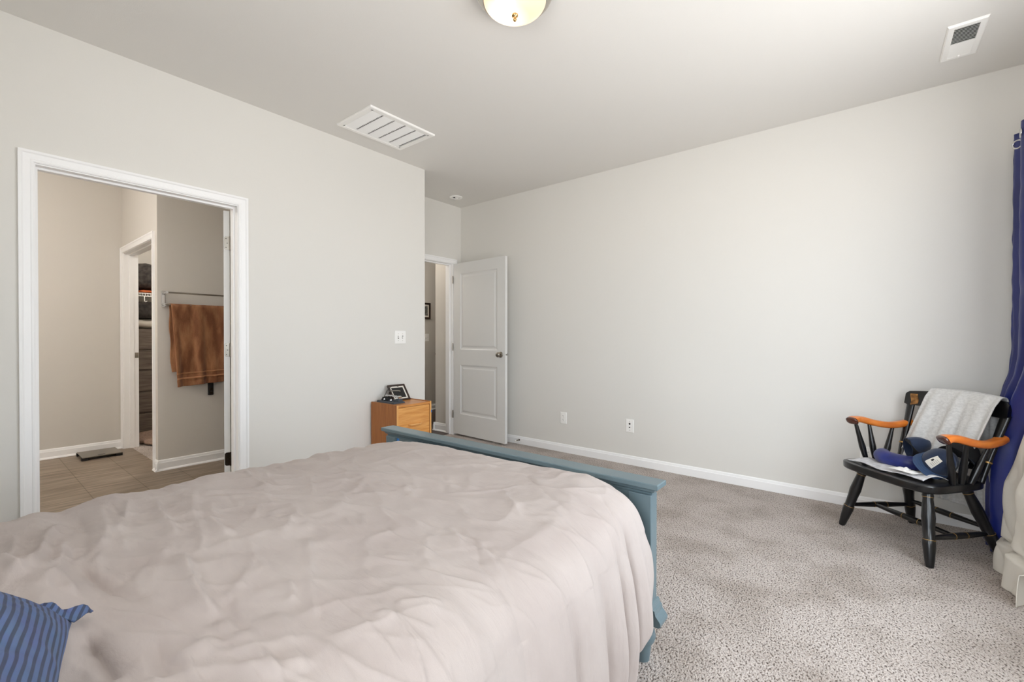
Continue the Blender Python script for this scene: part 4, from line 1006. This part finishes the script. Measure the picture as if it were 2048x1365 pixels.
for a in (-0.13, -0.045, 0.045, 0.13):
    cbuild(MB().turned((a, 0.355, SZ - 0.005), (a * 1.1, 0.485, 0.76), [(0, 0.008), (0.3, 0.012), (0.7, 0.009), (1, 0.007)], 12), 'back_spindle', 'lacquer', smooth=True)
def rail_c(t):
    a = (t * 2 - 1); return a * 0.268, 0.492 - 0.045 * a * a
rl = []
for i in range(33):
    x, y = rail_c(i / 32); a = (i / 32) * 2 - 1
    e = max(0, (abs(a) - 0.93) / 0.07); zb = 0.742 + 0.010 * e * e; ztp = 0.842 - 0.016 * a * a - 0.012 * e * e
    rl.append([(x, y - 0.011, zb), (x, y + 0.011, zb), (x, y + 0.022, ztp - 0.006), (x, y + 0.018, ztp), (x, y + 0.004, ztp), (x, y + 0.000, ztp - 0.006)])
tr = cbuild(MB().loft(rl), 'crest_rail', 'lacquer', smooth=True, angle=40)
# gilded ornament on the crest rail
def orn(u, v):
    t = 0.055 + 0.07 * u; x, y = rail_c(t); zz = 0.755 + 0.058 * v
    return (x + 0.004 * math.sin(v * 5), y - 0.0125 + 0.011 * (zz - 0.742) / 0.095 * 1.0, zz - 0.012 * (1 - u) * (1 - v))
cbuild(MB().grid(orn, 6, 6), 'gilded_ornament', mat('gilding', '#b9854c', 0.35, metal=0.4, col2='#5a3a1c', cscale=40), tr)

# throw over the chair back (in chair-local coordinates)
def throw_pt(u, v):
    # u 0..1 across from left to right, v 0..1 : front hem -> over rail -> back hem
    a0 = -0.140 + 0.375 * u
    frontL = 0.405; backL = 0.66; tot = frontL + 0.05 + backL; s = v * tot
    x_, yr = rail_c((a0 / 0.268 + 1) / 2 if abs(a0) < 0.268 else 1.0)
    fold = 0.015 * math.sin(u * 21 + 1.2 + 0.6 * math.sin(v * 9)) + 0.008 * math.sin(u * 37) 
    if s < frontL:
        d = frontL - s; k = d / frontL
        zz = 0.848 - 0.016 * (a0 / 0.268) ** 2 - d
        yy = yr - 0.006 - 0.40 * d * 0.72 - 0.012 * sstep(0, 0.1, k) + fold * (0.25 + k) - 0.012
        aa = a0 - 0.085 * k * (1 - u) - 0.060 * k * u * u
        if zz < SZ + 0.012: yy -= (SZ + 0.012 - zz); zz = SZ + 0.012
    elif s < frontL + 0.05:
        q = (s - frontL) / 0.05 * PI; zz = 0.848 - 0.016 * (a0 / 0.268) ** 2 + 0.012 * math.sin(q); yy = yr + 0.008 - 0.022 * math.cos(q); aa = a0
        yy += fold * 0.25 * math.cos(q)
    else:
        d = s - frontL - 0.05; k = d / backL
        zz = 0.848 - 0.016 * (a0 / 0.268) ** 2 - d
        yy = yr + 0.032 + 0.02 * k + abs(fold) * (0.4 + 0.5 * k); aa = a0 + 0.03 * k * (u - 0.5)
    return (aa, yy, zz)
th_ = MB().grid(throw_pt, 80, 150).build('throw_blanket', 'throw', None, smooth=True, solid=0.006)
th_.location = ch.location; th_.rotation_euler = ch.rotation_euler
tag(th_, 'light grey throw hung over the back of the black armchair', 'throw')

def chair_thing(name, label, cat, x, y, z, rz=0.0, rot=None):
    c, s_ = math.cos(TH), math.sin(TH)
    w_ = (0.047 + c * x - s_ * y, 3.262 + s_ * x + c * y, z)
    r = rot if rot else (0, 0, 0)
    t = thing(name, label, cat, w_)
    t.rotation_euler = (Matrix.Rotation(TH + rz, 3, 'Z') @ (Matrix.Rotation(r[2], 3, 'Z') @ Matrix.Rotation(r[1], 3, 'Y') @ Matrix.Rotation(r[0], 3, 'X'))).to_euler()
    return t
def orient(t, f, u, sc_=(1, 1, 1)):
    # f: direction of the brim, u: up axis, both in chair coordinates
    u = Vector(u).normalized(); f = Vector(f); f = (f - u * f.dot(u)).normalized(); y = -f; x = y.cross(u)
    m = Matrix.Rotation(TH, 3, 'Z') @ Matrix((x, y, u)).transposed()
    t.rotation_euler = m.to_euler(); t.scale = sc_
# grey cloth spread on the seat front
gc = chair_thing('folded_shirt', 'light grey shirt spread along the front of the black chair seat', 'clothes', 0, 0, SZ)
def gc_pt(u, v):
    x = -0.225 + 0.43 * u; y = 0.005 + 0.15 * v + 0.02 * u
    y += 0.012 * math.sin(u * 9) * (1 - v)
    if v < 0.08: y -= 0.004
    z = 0.004 + 0.010 * max(0, noise.noise(Vector((x * 12, y * 14, 2)))) + 0.007 * abs(math.sin(u * 7 + v * 2)) + 0.018 * sstep(0.55, 0.95, u) * math.sin(v * PI)
    return (x, y, z)
gc2 = MB().grid(gc_pt, 60, 26).build('cloth', 'greycloth', gc, smooth=True, solid=0.004, world=False)
pp = chair_thing('plastic_bag', 'crumpled white plastic packet on the grey shirt', 'packet', 0.085, 0.045, SZ + 0.026)
def pp_pt(u, v):
    x = -0.055 + 0.125 * u; y = -0.035 + 0.06 * v; k = math.sin(u * PI) * math.sin(v * PI)
    return (x, y + 0.01 * u, 0.004 + 0.014 * k + 0.012 * noise.noise(Vector((x * 50, y * 50, 0))) * k)
MB().grid(pp_pt, 20, 14).build('packet_film', 'paper', pp, smooth=False, solid=0.002, world=False)

# royal blue neck pillow
np_ = chair_thing('travel_pillow', 'royal blue velvet travel pillow lying on the chair seat', 'pillow', -0.070, 0.225, SZ + 0.043)
pts = [(-0.105, 0.00, 0.0), (-0.085, -0.06, 0), (-0.02, -0.085, 0), (0.06, -0.070, 0), (0.10, -0.02, 0), (0.115, 0.05, 0)]
tn_ = 26
tb_ = [cr_spline(pts, i / tn_) for i in range(tn_ + 1)]
rr = [0.012 + 0.030 * math.sin(min(1, (i + 0.6) / 5) * PI / 2) if i < 5 else (0.043 - 0.0002 * i if i < tn_ - 4 else 0.012 + 0.030 * math.sin(min(1, (tn_ - i + 0.4) / 5) * PI / 2)) for i in range(tn_ + 1)]
MB().tube(tb_, rr, 20).build('cushion', 'velvet', np_, smooth=True, world=False)

def cap_hat(t, crown_m, brim_m, patch=False, button='navy2', open_in=True):
    """baseball cap: crown dome, brim to -y, local origin at the headband centre"""
    R = 0.082
    def crown(u, v):
        th = v * PI * 2; ph = u * PI / 2
        r = R * math.cos(ph) ** 0.8; z = 0.105 * math.sin(ph) ** 0.9
        x = r * math.cos(th) * 0.92; y = r * math.sin(th)
        k = 1 + 0.01 * math.cos(th * 6) 
        return (x * k, y * k, z + (0.010 * math.sin(ph) if math.sin(th) < 0 else 0))
    cr_ = MB().grid(crown, 16, 48).build('crown', crown_m, t, smooth=True, solid=0.003, world=False)
    def brim(u, v):
        a = PI + u * PI; aa = a
        x0, y0 = R * 0.92 * math.cos(aa), R * math.sin(aa)
        ext = 0.075 * (math.sin(u * PI) ** 0.55)
        x = x0 * (1 + 0.08 * v); y = y0 - ext * v
        z = 0.004 + 0.018 * v * math.sin(u * PI) - 0.022 * (x / R) ** 2 * v
        return (x, y, z)
    br_ = MB().grid(brim, 30, 10).build('brim', brim_m, t, smooth=True, solid=0.004, world=False)
    for k in (0.35, 0.6, 0.85):
        MB().tube([Vector(brim(0.06 + 0.88 * i / 30, k)) + Vector((0, 0, 0.0026)) for i in range(31)], 0.0006, 6).build('stitching', 'navy2' if brim_m != 'navy2' else 'navy', br_, smooth=True, world=False)
    MB().turned((0, 0, 0.102), (0, 0, 0.110), [(0, 0.008), (0.6, 0.007), (1, 0.003)], 12).build('button', brim_m, t, smooth=True, world=False)
    if patch:
        def pt_(u, v, o=0.0035):
            th = -PI / 2 + (u - 0.5) * 0.62; q = (0.10 + 0.46 * v); p = Vector(crown(q, (th / (2 * PI)) % 1)); n = Vector((p.x, p.y, 0.03)).normalized(); return p + n * o
        pc = MB().grid(lambda u, v: pt_(u, v), 10, 8).build('patch', 'mat', t, smooth=True, world=False)
        MB().grid(lambda u, v: pt_(0.16 + 0.22 * u, 0.42 + 0.2 * v, 0.0042), 4, 4).build('patch_emblem', 'black', pc, world=False)
        ln = MB()
        for k in range(5): ln.grid(lambda u, v: pt_(0.46 + 0.44 * u, 0.75 - 0.13 * k + 0.03 * v, 0.0042), 6, 1)
        ln.build('patch_lines', 'nickel', pc, world=False)
    return cr_
c1 = chair_thing('baseball_cap', 'navy cap with a cream rectangular patch behind the near chair arm', 'cap', 0.135, 0.190, SZ + 0.074)
orient(c1, (-0.4, -0.75, -0.5), (0.735, -0.08, 0.65), (0.92, 0.92, 0.92))
cap_hat(c1, 'navy', 'navy2', patch=True)
c2 = chair_thing('baseball_cap', 'dark navy cap tipped open on top of the blue travel pillow', 'cap', -0.055, 0.225, SZ + 0.112)
orient(c2, (0.55, -0.32, -0.5), (0.37, 0.79, 0.25), (0.95, 0.55, 0.95))
cap_hat(c2, 'navy', 'blackcloth')
c3 = chair_thing('baseball_cap', 'black cap with grey front leaning on the grey throw at the back of the seat', 'cap', 0.14, 0.315, SZ + 0.085, rot=(math.radians(-30), math.radians(10), math.radians(20)))
cap_hat(c3, 'blackcloth', 'blackcloth')

for q_ in (c1, c2, c3): q_['group'] = 'caps on the chair seat'
# ------------------------------------------------------------------ curtains on the right wall
rod = thing('curtain_rod', 'metal curtain rod on the right wall above the window', 'curtain rod', (0.655, 2.2, 2.225))
MB().turned((0.655, 1.0, 2.225), (0.655, 3.79, 2.225), [(0, 0.011), (1, 0.011)], 16).build('pole', 'nickel', rod, smooth=True, angle=40)
MB().turned((0.655, 3.785, 2.225), (0.655, 3.815, 2.225), [(0, 0.011), (0.2, 0.02), (0.7, 0.02), (1, 0.008)], 16).build('rod_finial', 'nickel', rod, smooth=True)
for y in (1.1, 3.70):
    MB().box(XR - 0.008, XR - 0.0005, y - 0.02, y + 0.02, 2.19, 2.26).box(0.655, XR - 0.006, y - 0.006, y + 0.006, 2.205, 2.214).build('bracket', 'nickel', rod)
ct_ = thing('curtain', 'royal blue satin grommet curtain gathered beside the back wall', 'curtain', (0.655, 3.5, 0))
# plan of folds at the top: zigzag in X, running from the wall towards the camera
def blue_pt(u, v):
    # u along width (0 = far edge by the wall), v 0 top .. 1 bottom
    ztop, zbot = 2.285, 0.02
    z = ztop + (zbot - ztop) * v
    uu = 0.16 * (u / 0.3) ** 0.9 if u < 0.3 else 0.16 + 0.84 * (u - 0.3) / 0.7
    y = 3.765 - 0.66 * uu
    amp = (0.030 + 0.028 * min(1, u * 1.6)) * (1 - 0.25 * v)
    x = 0.650 + amp * math.sin(u * 2 * PI * 3.6 - 1.3)
    # pulled back in the middle, drifting forward to the bottom
    pull = sstep(0.52, 0.80, v)
    x += -0.010 * v + 0.030 * math.sin(v * PI * 1.1) * (0.3 + u) * 0 
    y += -0.07 * pull * (1 - u) + 0.66 * uu * 0.45 * sstep(0.45, 0.75, v)
    x += -0.115 * pull * (1 - 0.2 * u)
    x += 0.006 * noise.noise(Vector((u * 9, v * 12, 4))) + 0.004 * noise.noise(Vector((u * 22, v * 30, 7)))
    y += 0.010 * noise.noise(Vector((u * 4, v * 5, 1)))
    return (x, y, z)
MB().grid(blue_pt, 150, 120).build('fabric', 'satinblue', ct_, smooth=True, solid=0.002)
for k in range(3):
    u = 0.30 + k * 0.238; p = Vector(blue_pt(u, 0.025)); q = Vector(blue_pt(u + 0.01, 0.025)); d = (q - p).normalized(); n = Vector((-d.y, d.x, 0)).normalized()
    rr_ = []
    c0 = Vector((p.x, p.y, 2.225))
    g_ = MB()
    for i in range(29):
        a = 2 * PI * i / 28; cc = c0 + d * (0.022 * math.cos(a)) + Vector((0, 0, 0.022 * math.sin(a)))
        o_ = d * math.cos(a) + Vector((0, 0, math.sin(a)))
        rr_.append([cc + o_ * (0.005 * math.cos(b)) + n * (0.005 * math.sin(b)) for b in [2 * PI * j / 8 for j in range(8)]])
    g_.loft(rr_, cap=False).build('grommet', 'chrome', ct_, smooth=True)
lin_ = thing('curtain_liner', 'cream inner curtain puddling on the carpet in front of the blue curtain', 'curtain', (0.62, 3.2, 0))
def plin(tab, z):
    for (z0, a0), (z1, a1) in zip(tab[:-1], tab[1:]):
        if z <= z1: return a0 + (a1 - a0) * max(0, (z - z0)) / (z1 - z0)
    return tab[-1][1]
def liner_pt(u, v):
    z = 2.0 * (1 - v) ** 1.15 + 0.003
    tri = abs(((u * 2.3 + 0.12) % 1) * 2 - 1); tri = tri * tri * (3 - 2 * tri) * 0.6 + tri * 0.4
    bot = sstep(0.9, 0.2, z)
    x = plin([(0, 0.485), (0.150, 0.497), (0.165, 0.545), (0.185, 0.515), (0.45, 0.530), (0.85, 0.635), (1.15, 0.700), (2.0, 0.722)], z + 0.012 * math.sin(u * 9))
    x += 0.050 * tri * (0.4 + 0.6 * bot) - 0.012
    y = 3.365 - 0.52 * u - 0.02 * bot * (1 - u) - 0.035 * sstep(0.12, 0.0, u) * 0
    x += 0.008 * noise.noise(Vector((u * 6, v * 11, 2))) + 0.010 * bot * (1 - abs(noise.noise(Vector((u * 4 + z * 5, z * 3 - u * 3, 8))))) ** 4
    return (x, y, z)
MB().grid(liner_pt, 150, 220).build('fabric', 'liner', lin_, smooth=True, solid=0.003)
